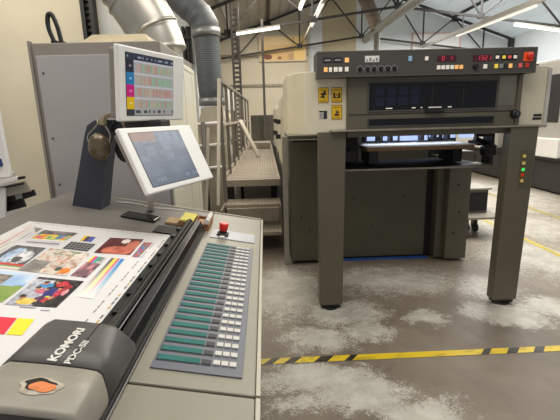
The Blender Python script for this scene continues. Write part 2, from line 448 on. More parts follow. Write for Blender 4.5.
build('housing', MB().box(-.98, -.575, 5.95, 6.4, 0, 1.4, .01).prism([(-.98, 5.95, 1.4), (-.575, 5.95, 1.4), (-.6, 5.97, 1.76), (-.86, 5.97, 1.76)], (0, .38, 0)), mat('housing_paint', (176, 166, 146), .5), t)
for z in (.9, 1.22, 1.52): build('pipe', MB().cyl((-1.0, 5.9, z), (-.57, 5.9, z + .02), .022, 10), WHITEP, t)
build('pipe', MB().cyl((-.86, 5.88, .0), (-.86, 5.88, 1.55), .03, 12), STEEL_G, t)
t = thing('spiral_duct', (3.7, 13, 4.2), 'grey spiral duct running up right over the press to vertical pipe', 'duct')
p, r = ring_path([(3.93, 16.5, 4.35), (3.76, 13.5, 4.26), (3.55, 10.0, 4.1), (3.35, 6.5, 3.96)], 180, .12, .008, 4)
build('pipe', MB().sweep(p, r, 18), DUCT_B, t)
build('downpipe', MB().cyl((3.82, 14.4, 4.3), (3.82, 14.4, 0), .1, 18), DUCT_S, t)
p, r = ring_path([(3.82, 14.4, 4.35), (3.66, 14.45, 4.8), (3.25, 14.5, 5.6)], 30, .22, .012, 5)
build('branch', MB().sweep(p, r, 18), mat('dull_brown_duct', (122, 110, 96), .5, .3), t)

# cable ladder on the wall, small black bracket
t = thing('cable_ladder', (-2.45, 6.4, 2.4), 'black slotted cable ladder rising up the wall behind the cabinet', 'cable ladder')
mb = MB()
for x in (-2.515, -2.39): mb.box(x - .028, x + .028, 6.36, 6.5, 2.0, 4.6)
for i in range(30): mb.box(-2.515, -2.39, 6.42, 6.47, 2.12 + i * .082, 2.16 + i * .082)
build('ladder_frame', mb, BLACKM, t)
mb = MB()
for x in (-1.135, -1.075, -1.03): mb.box(x - .018, x + .018, 6.38, 6.5, 2.40, 2.90)
mb.box(-1.16, -1.01, 6.36, 6.5, 2.72, 2.78)
build('wall_bracket', mb, BLACKM, label='black upright bracket on wall between the two ducts', cat='bracket')

# ================================================================== TALL CABINET
t = thing('tall_cabinet', (-1.03, 3.2, 0), 'tall grey metal cabinet with cream side behind the console', 'cabinet')
x0, x1, y0 = -1.43, -.632, 2.75
build('body', B(x0, x1 - .004, y0, 3.9, 0, 2.08, .006), CAB_F, t)
dr = build('door', B(x0 + .03, x1 - .02, y0 - .018, y0, .1, 2.005, .004), CAB, t)
mb = MB()
for z in (1.9, 1.5, 1.2):
    for x in (x0 + .065, ): mb.cyl((x, y0 - .022, z), (x, y0 - .018, z), .006, 10)
build('screw', mb, BLACKM, dr)
mb = MB()
for x in (-.72, -.705, -.715): mb.cyl((x, y0 - .021, 1.23 + (x + .72) * 4), (x, y0 - .018, 1.23 + (x + .72) * 4), .005, 8)
build('door_hole', mb, BLACKM, dr)
build('hinge_edge', B(x0 - .012, x0 + .004, y0 - .012, y0 + .02, .0, 2.09), CAB_F, t)
sd = build('side_panel', B(x1 - .004, x1 + .012, y0 + .01, 3.9, 0, 1.98, .004), CREAM_C, t, label='cream side panel')
mb = MB()
for y in (3.38, 3.75): mb.box(x1 + .011, x1 + .0135, y, y + .006, .05, 1.96)
build('seam', mb, mat('seam_shade', (196, 190, 170), .6), sd)
build('upper_shoulder', MB().prism([(x1 - .09, y0 + .25, 2.08), (x1 + .012, y0 + .25, 1.985), (x1 + .012, 3.9, 1.985), (x1 - .09, 3.9, 2.08)], (0, 0, .03)), CREAM_C, t)
build('top_cap', MB().prism([(-1.20, 2.86, 2.08), (-.72, 2.86, 2.08), (-.76, 2.9, 2.15), (-1.10, 2.9, 2.15)], (0, .9, 0)), mat('cap_beige', (206, 192, 160), .6), t, label='beige low cap on top')
p, r = ring_path([(-1.275, 2.84, 2.08), (-1.29, 2.84, 2.19), (-1.315, 2.84, 2.26), (-1.34, 2.84, 2.255), (-1.345, 2.84, 2.18), (-1.315, 2.84, 2.08)], 40, .014, 0, 9)
mb = MB().sweep(p, r, 10); mb.box(-1.335, -1.295, 2.82, 2.86, 2.08, 2.105).box(-1.29, -1.255, 2.82, 2.86, 2.08, 2.10)
build('cable_loop', mb, BLACK, label='black cable loop standing up on the tall grey cabinet', cat='cable')

# ================================================================== white device at left edge
t = thing('paper_output_machine', (-1.6, 2.4, 0), 'white upright machine with dark paper trays beside the console, cut by photo edge', 'machine')
build('body', B(-2.3, -1.62, 2.24, 2.7, 0, 1.3, .01), WHITEP, t)
def px_prism(pts, d, bev=.002): return MB().prism(pts, (0, d, 0), bev)
build('slanted_front', px_prism([(-1.7149, 2.2000, 1.3103), (-1.3538, 2.2000, 1.3255), (-1.3596, 2.2000, 1.5743), (-1.3611, 2.2000, 1.9009), (-1.5927, 2.2000, 1.9058)], .03), WHITEP, t)
build('badge', MB().sweep([(-1.3933, 2.1980, 1.4034), (-1.3895, 2.1920, 1.4039)], .022, 24), mat('blue_badge', (38, 62, 110), .4), t, label='dark blue round badge')
build('paper_bar', px_prism([(-1.4836, 2.1500, 1.2689), (-1.2882, 2.1500, 1.3124), (-1.2899, 2.1500, 1.3333), (-1.4787, 2.1500, 1.2950)], .03), PAPERW, t)
build('paper_bar_tip', px_prism([(-1.2993, 2.1600, 1.3112), (-1.2652, 2.1600, 1.3170), (-1.2656, 2.1600, 1.3306), (-1.2965, 2.1600, 1.3284)], .03, .001), BLACK, t)
tr = build('tray', px_prism([(-1.4646, 2.1800, 1.1986), (-1.3826, 2.1800, 1.2228), (-1.2437, 2.1800, 1.2478), (-1.2657, 2.1800, 1.3045), (-1.4522, 2.1800, 1.2679)], .012), mat('tray_grey', (150, 142, 128), .5), t)
build('slot', px_prism([(-1.3787, 2.1780, 1.2686), (-1.2724, 2.1780, 1.2875), (-1.2743, 2.1780, 1.2950), (-1.3772, 2.1780, 1.2775)], .002, 0), BLACK, tr)
tr = build('tray', px_prism([(-1.5360, 2.2000, 1.1641), (-1.2929, 2.2000, 1.2051), (-1.2350, 2.2000, 1.2222), (-1.2431, 2.2000, 1.2544), (-1.5300, 2.2000, 1.1966)], .015), BLACKM, t, label='dark middle tray')
build('tray_label', px_prism([(-1.3385, 2.1970, 1.2045), (-1.3007, 2.1970, 1.2114), (-1.3045, 2.1970, 1.2359), (-1.3396, 2.1970, 1.2289)], .002, 0), CAB, tr)
build('tray', px_prism([(-1.5612, 2.2200, 1.0992), (-1.3117, 2.2200, 1.1575), (-1.3204, 2.2200, 1.2020), (-1.5500, 2.2200, 1.1601)], .02), BLACKM, t, label='dark lower tray')

build('lower_front', px_prism([(-1.7785, 2.1700, 0.8907), (-1.4139, 2.1700, 0.9900), (-1.3655, 2.1700, 1.2722), (-1.7001, 2.1700, 1.2724)], .012), WHITEP, t)
# ================================================================== CONSOLE
con = thing('control_console', (-.6, 1.3, 0), 'long sloping grey print control console with scanner and ink keys in foreground', 'console')
x0, x1, y0, y1 = -1.18, -.03, .1, 2.475
build('table_top', tbox(MB(), x0, -.325, y0, y1, -.045, 0, .004), TABLE, con)
rt = build('control_side_top', tbox(MB(), -.325, x1 - .012, .823, y1, -.045, 0, .004), TABLE_R, con)
build('front_top', tbox(MB(), -.325, x1 - .012, y0, .815, -.045, 0, .004), TABLE_R, con)
build('edge_strip', tbox(MB(), x1 - .011, x1, y0, .815, -.05, .002, .002), EDGE, con)
build('edge_strip', tbox(MB(), x1 - .011, x1, .823, y1, -.05, .002, .002), EDGE, con)
build('back_lip', tbox(MB(), -.9, x1 - .012, y1 - .012, y1, 0, .006, .001), EDGE, con)
build('pedestal', MB().prism([(-1.1, .5, 0), (-.12, .5, 0), (-.12, .5, .93), (-1.1, .5, 1.12)], (0, 1.85, 0), .01), CAB_F, con)
# ink key panel
kp = build('key_panel', tbox(MB(), -.292, -.075, .878, 1.872, 0, .004, .001), KEYP, con, label='blue grey ink key panel')
N = 23
for i in range(N):
    y = .923 + i * (1.846 - .923) / (N - 1)
    build('display_bar', tbox(MB(), -.284, -.182, y - .0105, y + .0105, .004, .0062, .0008), TEAL, kp)
    build('black_key', tbox(MB(), -.178, -.155, y - .0095, y + .0095, .004, .0062, .0008), KEYB, kp)
    for k in range(3):
        build('white_key', tbox(MB(), -.150 + k * .0202, -.1325 + k * .0202, y - .0095, y + .0095, .004, .008, .001), KEYW, kp)
bz = MB()
for i in range(N):
    y = .923 + i * (1.846 - .923) / (N - 1)
    tbox(bz, -.286, -.153, y - .0145, y - .0118, .004, .0052); tbox(bz, -.2865, -.2845, y - .0145, y + .0125, .004, .0055)
build('bar_frame', bz, KEYB, kp)
sp = build('small_panel', tbox(MB(), -.292, -.072, 1.965, 2.11, 0, .004, .001), KEYS, con)
mb = MB(); tbox(mb, -.262, -.205, 2.0, 2.06, .004, .012, .002); build('switch_base', mb, BLACKM, sp)
mb = MB(); tbox(mb, -.243, -.221, 1.972, 1.99, .004, .01, .001); build('switch_label', mb, PAPERW, sp)
es = build('emergency_stop', MB().sweep([T(-.235, 2.05, .02), T(-.235, 2.05, .026), T(-.235, 2.05, .056), T(-.235, 2.05, .061)], [.019, .021, .024, .020], 24), RED, con, label='red mushroom stop button')
build('stop_collar', MB().cyl(T(-.235, 2.05, .008), T(-.235, 2.05, .02), .019, 20), BLACKM, es)
# rails
rl = build('rail_bed', tbox(MB(), -.462, -.328, .12, 2.06, 0, .014, .002), BLACKM, con)
build('rail', MB().prism([T(-.425, .2, .014), T(-.392, .2, .014), T(-.395, .2, .05), T(-.405, .2, .058), T(-.42, .2, .05)], (0, 1.85, 0), .002), RAILB, rl)
build('rail', MB().prism([T(-.386, .2, .014), T(-.333, .2, .014), T(-.338, .2, .038), T(-.352, .2, .056), T(-.376, .2, .056), T(-.385, .2, .046)], (0, 1.84, 0), .002), RAILB, rl)
build('rail_glint', MB().cyl(T(-.389, .2, .05), T(-.389, 2.03, .05), .0032, 10), mat('glint_grey', (110, 110, 110), .35, .8), rl)  # thin grey rod added to draw the glint between the rails
for y in [.95 + .125 * k for k in range(9)]:
    build('sheet_clip', tbox(MB(), -.452, -.424, y, y + .03, .014, .026, .003), BLACK, rl)
mb = MB(); tbox(mb, -.555, -.43, 1.915, 2.03, 0, .006, .002); build('rubber_strip', mb, BLACKM, con)
# scanner head
def head_sec(y, k=1., c=-.355, l=-.545):
    pts = [(l, .012), (l + .002, .05), (l + .008, .076), (l + .025, .088), (l + .09, .091), (c - .03, .091), (c - .004, .089), (c + .006, .082), (-.338, .052), (-.333, .03), (-.333, .012)]
    return [T(x, y, h * k) for x, h in pts]
def loft(secs):
    mb = MB(); n = len(secs[0]); R = [[mb.bm.verts.new(p) for p in s] for s in secs]
    for a, b in zip(R, R[1:]):
        for i in range(n):
            f = mb.bm.faces.new((a[i], a[(i + 1) % n], b[(i + 1) % n], b[i])); f.smooth = i < n - 1
    mb.bm.faces.new(R[0][::-1]); mb.bm.faces.new(R[-1])
    return mb
hd = build('scanner_head', loft([head_sec(.727), head_sec(.80, 1, -.364), head_sec(.88, 1, -.376), head_sec(.897, .97, -.38), head_sec(.904, .86, -.382)]), HEADD, con, label='dark grey scanner head cover with white lettering')
build('front_cover', loft([head_sec(.598, .8), head_sec(.602, .96), head_sec(.61), head_sec(.66), head_sec(.7225)]), HEADL, hd, label='worn light grey front cover')
build('nose', loft([head_sec(.3, .9), head_sec(.45, .92), head_sec(.597, .9)]), BLACK, hd)
mb = MB()
for i in range(1): tbox(mb, -.4185, -.4168, .727, .897, .088, .0918)
build('cover_seam', mb, DARKHOLE, hd)
# worn hole and orange patch on the light cover
H = Vector((-0.4145, 0.6599, 1.1419))
mb = MB(); n = 24
mb._new([Vector(H) + (T(1, 0) - T(0, 0)).normalized() * ((.036 + .005 * math.sin(5 * q)) * math.cos(q)) + Vector((0, (.024 + .003 * math.cos(3 * q)) * math.sin(q), 0)) for q in (2 * math.pi * i / n for i in range(n))], [tuple(range(n))])
build('scraped_ring', mb, mat('scraped_paint', (176, 168, 152), .6, var=.25, scale=60), hd)
mb = MB()
mb._new([Vector(H) + TN * .0006 + (T(1, 0) - T(0, 0)).normalized() * (-.003 + (.026 + .004 * math.sin(5 * q)) * math.cos(q)) + Vector((0, .004 + (.016 + .003 * math.cos(3 * q)) * math.sin(q), 0)) for q in (2 * math.pi * i / n for i in range(n))], [tuple(range(n))])
build('worn_hole', mb, DARKHOLE, hd)
mb = MB()
mb._new([Vector(H) + TN * .0012 + (T(1, 0) - T(0, 0)).normalized() * (.004 + .0235 * math.cos(q)) + Vector((0, -.003 + (.013 + .002 * math.sin(4 * q)) * math.sin(q), 0)) for q in (2 * math.pi * i / n for i in range(n))], [tuple(range(n))])
build('orange_patch', mb, RUST, hd)
def text(name, body, origin, end, up, height, m, parent, thick=.0006, bold=.0, sp=1.):
    cu = bpy.data.curves.new(name, 'FONT'); cu.body = body; cu.size = .03; cu.extrude = thick; cu.offset = bold; cu.space_character = sp
    cu.materials.append(m)
    o = bpy.data.objects.new(name, cu)
    size = .03; sx = 1.; xd = Vector(end) - Vector(origin); length = xd.length; xd.normalize(); ud = Vector(up); zd = xd.cross(ud).normalized(); ud = zd.cross(xd)
    R = Matrix((xd * sx, ud, zd)).transposed()
    col.objects.link(o); bpy.context.view_layer.update()
    me = bpy.data.meshes.new_from_object(o.evaluated_get(bpy.context.evaluated_depsgraph_get()))
    bpy.data.objects.remove(o); me.name = name
    xs = [v.co.x for v in me.vertices]; ys_ = [v.co.y for v in me.vertices]
    kx = length / (max(xs) - min(xs)); ky = height / (max(ys_) - min(ys_))
    for v in me.vertices: v.co = Vector(((v.co.x - min(xs)) * kx, (v.co.y - min(ys_)) * ky, v.co.z))
    me.transform(R.to_4x4())
    me.materials.clear(); me.materials.append(m)
    q = bpy.data.objects.new(name, me); col.objects.link(q); q.parent = parent
    q.location = Vector(origin) - sub(parent); WORLD[q] = Vector(origin)
    return q
back = Vector((-1, 0, .19))
text('lettering', 'KOMORI', (-0.4233, 0.7326, 1.1439), (-0.4197, 0.8597, 1.1432), back, .0185, TXT, hd, bold=.0012)
text('lettering', 'PDC-SII', (-0.3958, 0.7301, 1.1387), (-0.3924, 0.8133, 1.1381), back, .0135, TXT, hd, bold=.0007)

# ------------------------------------------------------------------ printed sheet with pictures
mb = MB()
SH = .0035
def tq(pts, h=.0012): return [T(p[0], p[1], SH + h) for p in pts]
sheet = [(-1.062, 1.81), (-.458, 1.90), (-.464, .80), (-1.02, .76)]
mb._new([T(p[0], p[1], SH) for p in sheet] , [(0, 3, 2, 1)])
mb.paint((222, 221, 222))
def p_bright(u, v):
    cs = [(226, 46, 120), (240, 130, 40), (250, 210, 60), (60, 170, 90), (40, 120, 200), (120, 60, 150)]
    if v < .4: return mix((70, 66, 72), (150, 140, 140), vn(u * 9, v * 6, 1))
    if v > .85: return (226, 224, 224)
    return mix(cs[int(vn(u * 7, v * 3, 2) * 5.99)], (180, 170, 170), vn(u * 16, v * 9, 5) * .5)
def p_pens(u, v):
    if .3 < v < .7: return mix((110, 110, 130), (210, 160, 130), vn(u * 8, v * 3, 7))
    return mix((226, 228, 236), (190, 196, 214), vn(u * 5, v * 3, 8))
def p_dark(u, v):
    return (40, 40, 44) if (u * 7 % 1) > .16 and (v * 4 % 1) > .14 else (150, 150, 150)
def p_bars(u, v): return [(236, 196, 60), (70, 66, 70), (110, 90, 150), (60, 100, 190)][int(u * 3.99)] if v > .15 else (236, 226, 200)
def p_face(u, v):
    if blob(u, v, .55, .2, .13, .13): return (240, 228, 220)
    if blob(u, v, .55, .8, .42, .26): return mix((214, 128, 104), (170, 74, 62), vn(u * 6, v * 6, 2))
    if blob(u, v, .85, .45, .2, .3): return (196, 112, 90)
    return mix((74, 26, 30), (110, 42, 40), vn(u * 5, v * 5, 4))
def p_motif(u, v):
    return [(214, 190, 40), (60, 110, 190), (200, 60, 70), (70, 150, 90), (170, 100, 160)][int(vn(u * 9, v * 14, 3) * 4.99)]
def p_car(u, v):
    if v > .8: return [(206, 70, 60), (90, 160, 110), (220, 210, 190)][int((v - .8) * 14.9)]
    c = mix((70, 70, 74), (120, 120, 124), vn(u * 6, v * 5, 4))
    if blob(u, v, .38, .45, .24, .34): c = mix((136, 166, 204), (206, 222, 240), vn(u * 8, v * 6, 6))
    if blob(u, v, .68, .5, .26, .3): c = mix((176, 178, 184), (240, 240, 242), vn(u * 7, v * 7, 8))
    if blob(u, v, .62, .62, .12, .14): c = (84, 82, 84)
    return mix(c, (30, 32, 38), .9 * max(0, vn(u * 14, v * 9, 7) - .55)) if v < .8 else c
def p_food(u, v):
    c = mix((206, 196, 184), (240, 226, 214), vn(u * 6, v * 5, 1))
    if vn(u * 14, v * 10, 2) > .62: c = mix((190, 142, 124), (226, 190, 172), vn(u * 18, v * 12, 3))
    if v < .3 and vn(u * 12, v * 14, 5) > .62: c = (156, 168, 136)
    if v > .55 and u < .4: c = mix((120, 116, 114), (176, 168, 160), vn(u * 5, v * 5, 5))
    if blob(u, v, .86, .82, .1, .12): c = (236, 136, 40)
    if blob(u, v, .7, .78, .07, .08): c = (80, 90, 80)
    return mix(c, (90, 70, 64), .5 * max(0, vn(u * 22, v * 18, 9) - .45))
def p_coll(u, v):
    if v < .35: return [(240, 220, 60), (226, 60, 140), (60, 170, 200), (70, 160, 80), (140, 140, 140), (200, 200, 200)][int(u * 5.99)] if u < .55 or v < .2 else (190, 188, 186)
    return mix((66, 60, 66), (230, 150, 160), vn(u * 8, v * 7, 3))
def p_cmyk(u, v):
    c = (mix((92, 90, 90), (120, 116, 110), vn(u * 3, v, 1)) if u < .22 else (246, 214, 92) if u < .5 else (206, 84, 134) if u < .66 else (232, 228, 236) if u < .72 else (70, 140, 204))
    return mix(c, (240, 236, 232), v * 1.15 - .12)
def p_mount(u, v):
    if v > .45 + .2 * (1 - u): return mix((120, 146, 70), (150, 172, 92), vn(u * 7, v * 7, 2))
    if v > .15 and u < .62 and vn(u * 6, v * 5, 4) > .35: return mix((96, 88, 80), (176, 166, 152), vn(u * 16, v * 12, 5))
    return mix((112, 160, 214), (214, 226, 240), vn(u * 4, v * 4, 6))
def p_kids(u, v):
    c = mix((206, 208, 216), (168, 172, 186), v + .4 * vn(u * 4, v * 4, 2)) if u < .42 + .1 * v else (30, 26, 30)
    if v < .1 and u < .8: c = (58, 54, 58)
    for cu, cv, ru, rv, k in ((.36, .30, .15, .10, (64, 142, 200)), (.64, .20, .13, .12, (200, 40, 52)), (.80, .28, .09, .09, (170, 40, 50)), (.40, .50, .15, .09, (196, 84, 110)), (.58, .52, .13, .15, (52, 50, 130)), (.74, .5, .07, .2, (196, 44, 70)),
                              (.86, .48, .05, .12, (230, 150, 160)), (.32, .86, .19, .11, (236, 202, 90)), (.66, .8, .12, .09, (200, 60, 60)), (.5, .74, .1, .07, (90, 50, 90)), (.76, .84, .1, .08, (50, 50, 44)), (.56, .9, .1, .06, (40, 40, 60)),
                              (.30, .21, .055, .07, (196, 140, 110)), (.29, .17, .06, .045, (54, 36, 28)), (.52, .13, .05, .07, (190, 132, 104)), (.53, .09, .05, .04, (50, 30, 24)), (.27, .42, .055, .07, (200, 146, 116)), (.25, .38, .06, .045, (60, 40, 30)),
                              (.45, .42, .05, .06, (206, 150, 120)), (.46, .38, .055, .04, (44, 30, 24)), (.17, .74, .06, .07, (190, 134, 104)), (.15, .70, .07, .05, (50, 34, 26)), (.69, .36, .045, .06, (196, 140, 112)), (.7, .32, .05, .04, (40, 26, 22)),
                              (.70, .70, .05, .05, (206, 150, 120)), (.62, .68, .05, .03, (226, 214, 70))):
        if blob(u, v, cu, cv, ru, rv): c = k
    return mix(c, (20, 16, 18) if vn(u * 26, v * 20, 5) > .5 else (240, 232, 226), .28 * abs(vn(u * 26, v * 20, 5) - .5) * 2)
flat = lambda c: (lambda u, v: c)
def Q(*p): return tq(p)
mb.patch(Q((-0.9536, 1.7193), (-0.8240, 1.7420), (-0.8262, 1.6108), (-0.9438, 1.5798)), 34, 16, p_bright)
mb.patch(Q((-0.9414, 1.5717), (-0.8274, 1.5969), (-0.8244, 1.5659), (-0.9360, 1.5445)), 24, 4, p_pens)
mb.patch(Q((-0.9997, 1.7336), (-0.9662, 1.7362), (-0.9634, 1.6832), (-0.9636, 1.6681)), 4, 3, flat((140, 136, 132)))
mb.patch(Q((-0.7897, 1.7399), (-0.7437, 1.7454), (-0.7352, 1.6550), (-0.7780, 1.6507)), 8, 4, p_bars)
mb.patch(Q((-0.8032, 1.6288), (-0.7094, 1.6401), (-0.7067, 1.5456), (-0.7978, 1.5408)), 28, 16, p_dark)
mb.patch(Q((-0.6880, 1.7405), (-0.5583, 1.7829), (-0.5524, 1.5714), (-0.6804, 1.5417)), 30, 20, p_face)
mb.patch(Q((-0.5473, 1.7435), (-0.5126, 1.7545), (-0.5151, 1.5601), (-0.5415, 1.5523)), 9, 18, p_motif)
mb.patch(Q((-0.9537, 1.5111), (-0.8484, 1.5237), (-0.8270, 1.3029), (-0.9402, 1.2949)), 34, 24, p_car)
mb.patch(Q((-0.8335, 1.5306), (-0.6871, 1.5246), (-0.6751, 1.3025), (-0.8262, 1.2988)), 60, 44, p_food)
mb.patch(Q((-0.6667, 1.5103), (-0.6180, 1.5083), (-0.6148, 1.3114), (-0.6658, 1.3102)), 14, 18, p_coll)
mb.patch(Q((-0.6036, 1.5144), (-0.5578, 1.5224), (-0.5382, 1.1737), (-0.5898, 1.1715)), 18, 30, p_cmyk)
mb.patch(Q((-0.9140, 1.2827), (-0.7540, 1.2864), (-0.7468, 1.0830), (-0.9096, 1.0768)), 34, 22, p_mount)
mb.patch(Q((-0.7454, 1.2725), (-0.6097, 1.2834), (-0.6077, 1.0934), (-0.7361, 1.0739)), 72, 54, p_kids)
mb.patch(Q((-0.7365, 1.0071), (-0.6689, 1.0148), (-0.6545, 0.9349), (-0.7273, 0.9261)), 4, 3, flat((222, 52, 72)))
mb.patch(Q((-0.6665, 1.0150), (-0.6277, 1.0201), (-0.6153, 0.9399), (-0.6505, 0.9359)), 4, 3, flat((244, 224, 56)))
for k, c in enumerate(((220, 190, 150), (206, 120, 120), (190, 190, 160), (150, 150, 150), (170, 160, 190))):
    o = k * .016
    mb.patch(tq([(-1.035 + o, 1.77 - k * .01), (-1.029 + o, 1.77 - k * .01), (-1.003 + o, 1.42), (-1.010 + o, 1.42)]), 1, 14, (lambda c: lambda u, v: mix(c, (240, 236, 230), vn(v * 7, k, 3)))(c))
for k in range(34):           # register dashes by the right edge
    y = 1.84 - k * .029
    if k % 5: mb.patch(tq([(-.478, y), (-.474, y), (-.475, y - .02), (-.479, y - .02)]), 1, 1, flat((60, 58, 56) if k % 3 else (200, 160, 60)))
    if k % 4: mb.patch(tq([(-.506, y - .06), (-.5035, y - .06), (-.5045, y - .08), (-.507, y - .08)]), 1, 1, flat((84, 80, 76)))
for k in range(30):           # colour bar by the far edge
    f = k / 30; a = Vector((-1.04 + f * .57, 1.795 + f * .085)); 
    mb.patch(tq([(a.x, a.y), (a.x + .012, a.y + .002), (a.x + .012, a.y - .006), (a.x, a.y - .008)]), 1, 1, flat([(210, 204, 200), (170, 160, 160), (206, 190, 170)][k % 3]))
mb.patch(Q((-0.6947, 1.0751), (-0.6547, 1.0796), (-0.6543, 1.0737), (-0.6941, 1.0692)), 8, 1, lambda u, v: (150, 150, 160) if int(u * 24) % 3 else (236, 234, 230))
mb.patch(Q((-0.6377, 1.0724), (-0.6152, 1.0753), (-0.6150, 1.0694), (-0.6374, 1.0665)), 6, 1, lambda u, v: (160, 150, 176))
build('printed_sheet', mb, PRINT, label='large white printed proof sheet covered in colour photos on the console', cat='printed sheet', normals=False)

# ------------------------------------------------------------------ things on the console
t = thing('earmuffs', (-.98, 2.19, 1.38), 'bronze ear defenders hanging on the dark monitor stand', 'ear defenders')
A = Vector((-0.8337, 2.1150, 1.4736))
build('ear_cup', MB().ball(A, .056, .042, .07, 24, 14), MUFF, t)
build('ear_cup', MB().ball(A + Vector((.115, .04, -.02)), .052, .036, .066, 24, 14), BLACK, t, label='black far ear cup')
for s in (-1, 1):
    p, r = ring_path([A + Vector((.045 * s, 0, .01)), A + Vector((.056 * s, .01, .055)), A + Vector((.022 * s + .012, .02, .105)), A + Vector((.022 * s + .016, .03, .13))], 16, .0035, 0, 5)
    build('wire_arm', MB().sweep(p, r, 8), WIRE, t)
p, r = ring_path([A + Vector((.02, .02, .105)), A + Vector((.03, .035, .145)), A + Vector((.075, .06, .15)), A + Vector((.125, .065, .1)), A + Vector((.115, .04, .03))], 20, .01, 0, 5)
mb = MB()
for a, b in zip(p, p[1:]): mb.bar(a, b + (b - a) * .25, .035, .02)
build('headband', mb, BANDM, t)

t = thing('monitor_stand', T(-.95, 2.24), 'dark slate wedge stand carrying two white touch screens on the console', 'stand')
# leaning slab column
def slab(zs):
    mb = MB(); R = []
    for (xa, xb, ya, yb, z) in zs:
        R.append([mb.bm.verts.new(v) for v in ((xa, ya, z if z else TZ(xa)), (xb, ya, z if z else TZ(xb)), (xb, yb, z if z else TZ(xb)), (xa, yb, z if z else TZ(xa)))])
    for a, b in zip(R, R[1:]):
        for i in range(4): mb.bm.faces.new((a[i], a[(i + 1) % 4], b[(i + 1) % 4], b[i]))
    mb.bm.faces.new(R[0][::-1]); mb.bm.faces.new(R[-1])
    return mb
build('column', slab([(-1.036, -.89, 2.17, 2.31, 0), (-.975, -.845, 2.17, 2.31, 1.36), (-.922, -.80, 2.17, 2.31, 1.54), (-.905, -.78, 2.17, 2.31, 1.58), (-.865, -.75, 2.17, 2.31, 1.605)]), STAND, t)
build('arm', MB().box(-.86, -.62, 2.2, 2.3, 1.545, 1.60, .012), STAND, t)
build('pivot', MB().cyl((-.66, 2.25, 1.5), (-.66, 2.25, 1.8), .035, 20).box(-.7, -.56, 2.16, 2.26, 1.66, 1.74, .01).box(-.68, -.5, 2.05, 2.25, 1.55, 1.6, .01), BLACKM, t)
build('yellow_tag', MB().box(-.765, -.735, 2.2, 2.3, 1.6, 1.70), mat('tan_connector', (128, 112, 76), .6), t)

def panel_screen(name, c, yaw, tilt, roll, W, H, thick, scr, fn, nx, ny, label):
    R = Matrix.Rotation(yaw, 4, 'Z') @ Matrix.Rotation(tilt, 4, 'X') @ Matrix.Rotation(roll, 4, 'Y')
    M = Matrix.Translation(c) @ R
    t = thing(name, c, label, 'monitor')
    build('bezel', MB().box(-W / 2, W / 2, 0, .022, -H / 2, H / 2, .006, M), WHITEP, t)
    build('back_shell', MB().box(-W / 2 + .012, W / 2 - .012, .022, thick, -H / 2 + .012, H / 2 - .012, .008, M), CAB_F, t)
    u0, u1, v0, v1 = scr      # fractions of the face
    P = lambda u, v, d: M @ Vector((-W / 2 + u * W, d, H / 2 - v * H))
    mb = MB().patch([P(u0, v0, -.0015), P(u1, v0, -.0015), P(u1, v1, -.0015), P(u0, v1, -.0015)], nx, ny, fn)
    s = build('screen', mb, SCREEN, t, normals=False)
    e = .006; a, b, c2, d = u0 - e, u1 + e, v0 - e * 1.4, v1 + e * 1.4
    mb = MB(); mb._new([P(a, c2, -.0008), P(a, d, -.0008), P(b, d, -.0008), P(b, c2, -.0008)], [(0, 1, 2, 3)])
    build('screen_surround', mb, BLACKM, s, normals=False)
    return t, M
def scr_up(u, v):
    if v < .1: return (150, 160, 180) if .03 < v < .075 and hsh(int(u * 40), 3) > .55 else (44, 52, 74)
    if u < .15:
        k = int((v - .1) / .8 * 4.0) if v < .9 else 4
        c = [(40, 42, 58), (40, 124, 178), (198, 34, 124), (222, 186, 34), (60, 60, 70)][k]
        return mix(c, (255, 255, 255), .45) if k < 4 and blob(u, (v - .1) / .2 - k, .075, .5, .025, .12) else c
    if v > .9: return (70, 74, 84) if hsh(int(u * 30), 9) > .5 and .92 < v < .975 else (168, 168, 172)
    r = (v - .1) / .8 * 4; k = int(r); f = r - k
    if .28 < f < .88 and u > .2 and u < .97:
        cx = hsh(int(u * 38), k, 5)
        g = [.35 + .3 * (u > .4) , .15 + .75 * (u > .5), .05 + .0 * u, .2 + .3 * (u > .6)][k]
        c = (138, 186, 148) if cx < g else (206, 128, 128) if cx < g + .5 * (1 - g) else (200, 178, 148) if cx < g + .75 * (1 - g) else (216, 156, 150)
        return mix(mix(c, (150, 158, 152), .38), (196, 198, 200), .35 * hsh(int(u * 76), k, 9))
    if f < .16: return (196, 198, 204)
    return (172, 174, 180)
def scr_lo(u, v):
    c = mix((84, 96, 116), (104, 116, 136), vn(u * 5, v * 5, 4))
    if v < .16 and u < .45: c = mix((128, 104, 98), (140, 112, 100), vn(u * 9, v * 4, 2))
    elif v < .2: c = mix((92, 106, 130), (120, 132, 150), hsh(int(u * 12), 2, 1))
    elif v < .56: c = mix(mix(c, [(104, 118, 140), (82, 92, 110), (110, 122, 142), (92, 104, 126)][int(hsh(int(u * 6), int(v * 11), 6) * 3.99)], .5), (140, 146, 158), .4 * max(0, vn(u * 30, v * 22, 8) - .5))
    if .86 < v < .93 and hsh(int(u * 30), 7) > .72: c = (132, 142, 158)
    if v > .82: c = mix(c, (70, 80, 98), .25)
    return c
mu, Mu = panel_screen('touch_monitor', Vector((-.525, 2.09, 1.756)), math.radians(67.5), math.radians(5.7), 0, .5, .322, .06, (.098, .795, .086, .915), scr_up, 90, 60, 'upright white framed monitor showing rows of coloured ink bars, upper of two')
ml, Ml = panel_screen('touch_monitor', Vector((-.437, 1.93, 1.435)), math.radians(64.7), math.radians(-25.1), 0, .5, .30, .05, (.09, .768, .09, .912), scr_lo, 80, 60, 'tilted white framed touch screen showing blue grey tiles, lower of two')
build('support_leg', MB().bar((-0.6630, 2.3048, 1.0993), Ml @ Vector((-.17, .04, -.09)), .03, .016), WHITEP, ml)
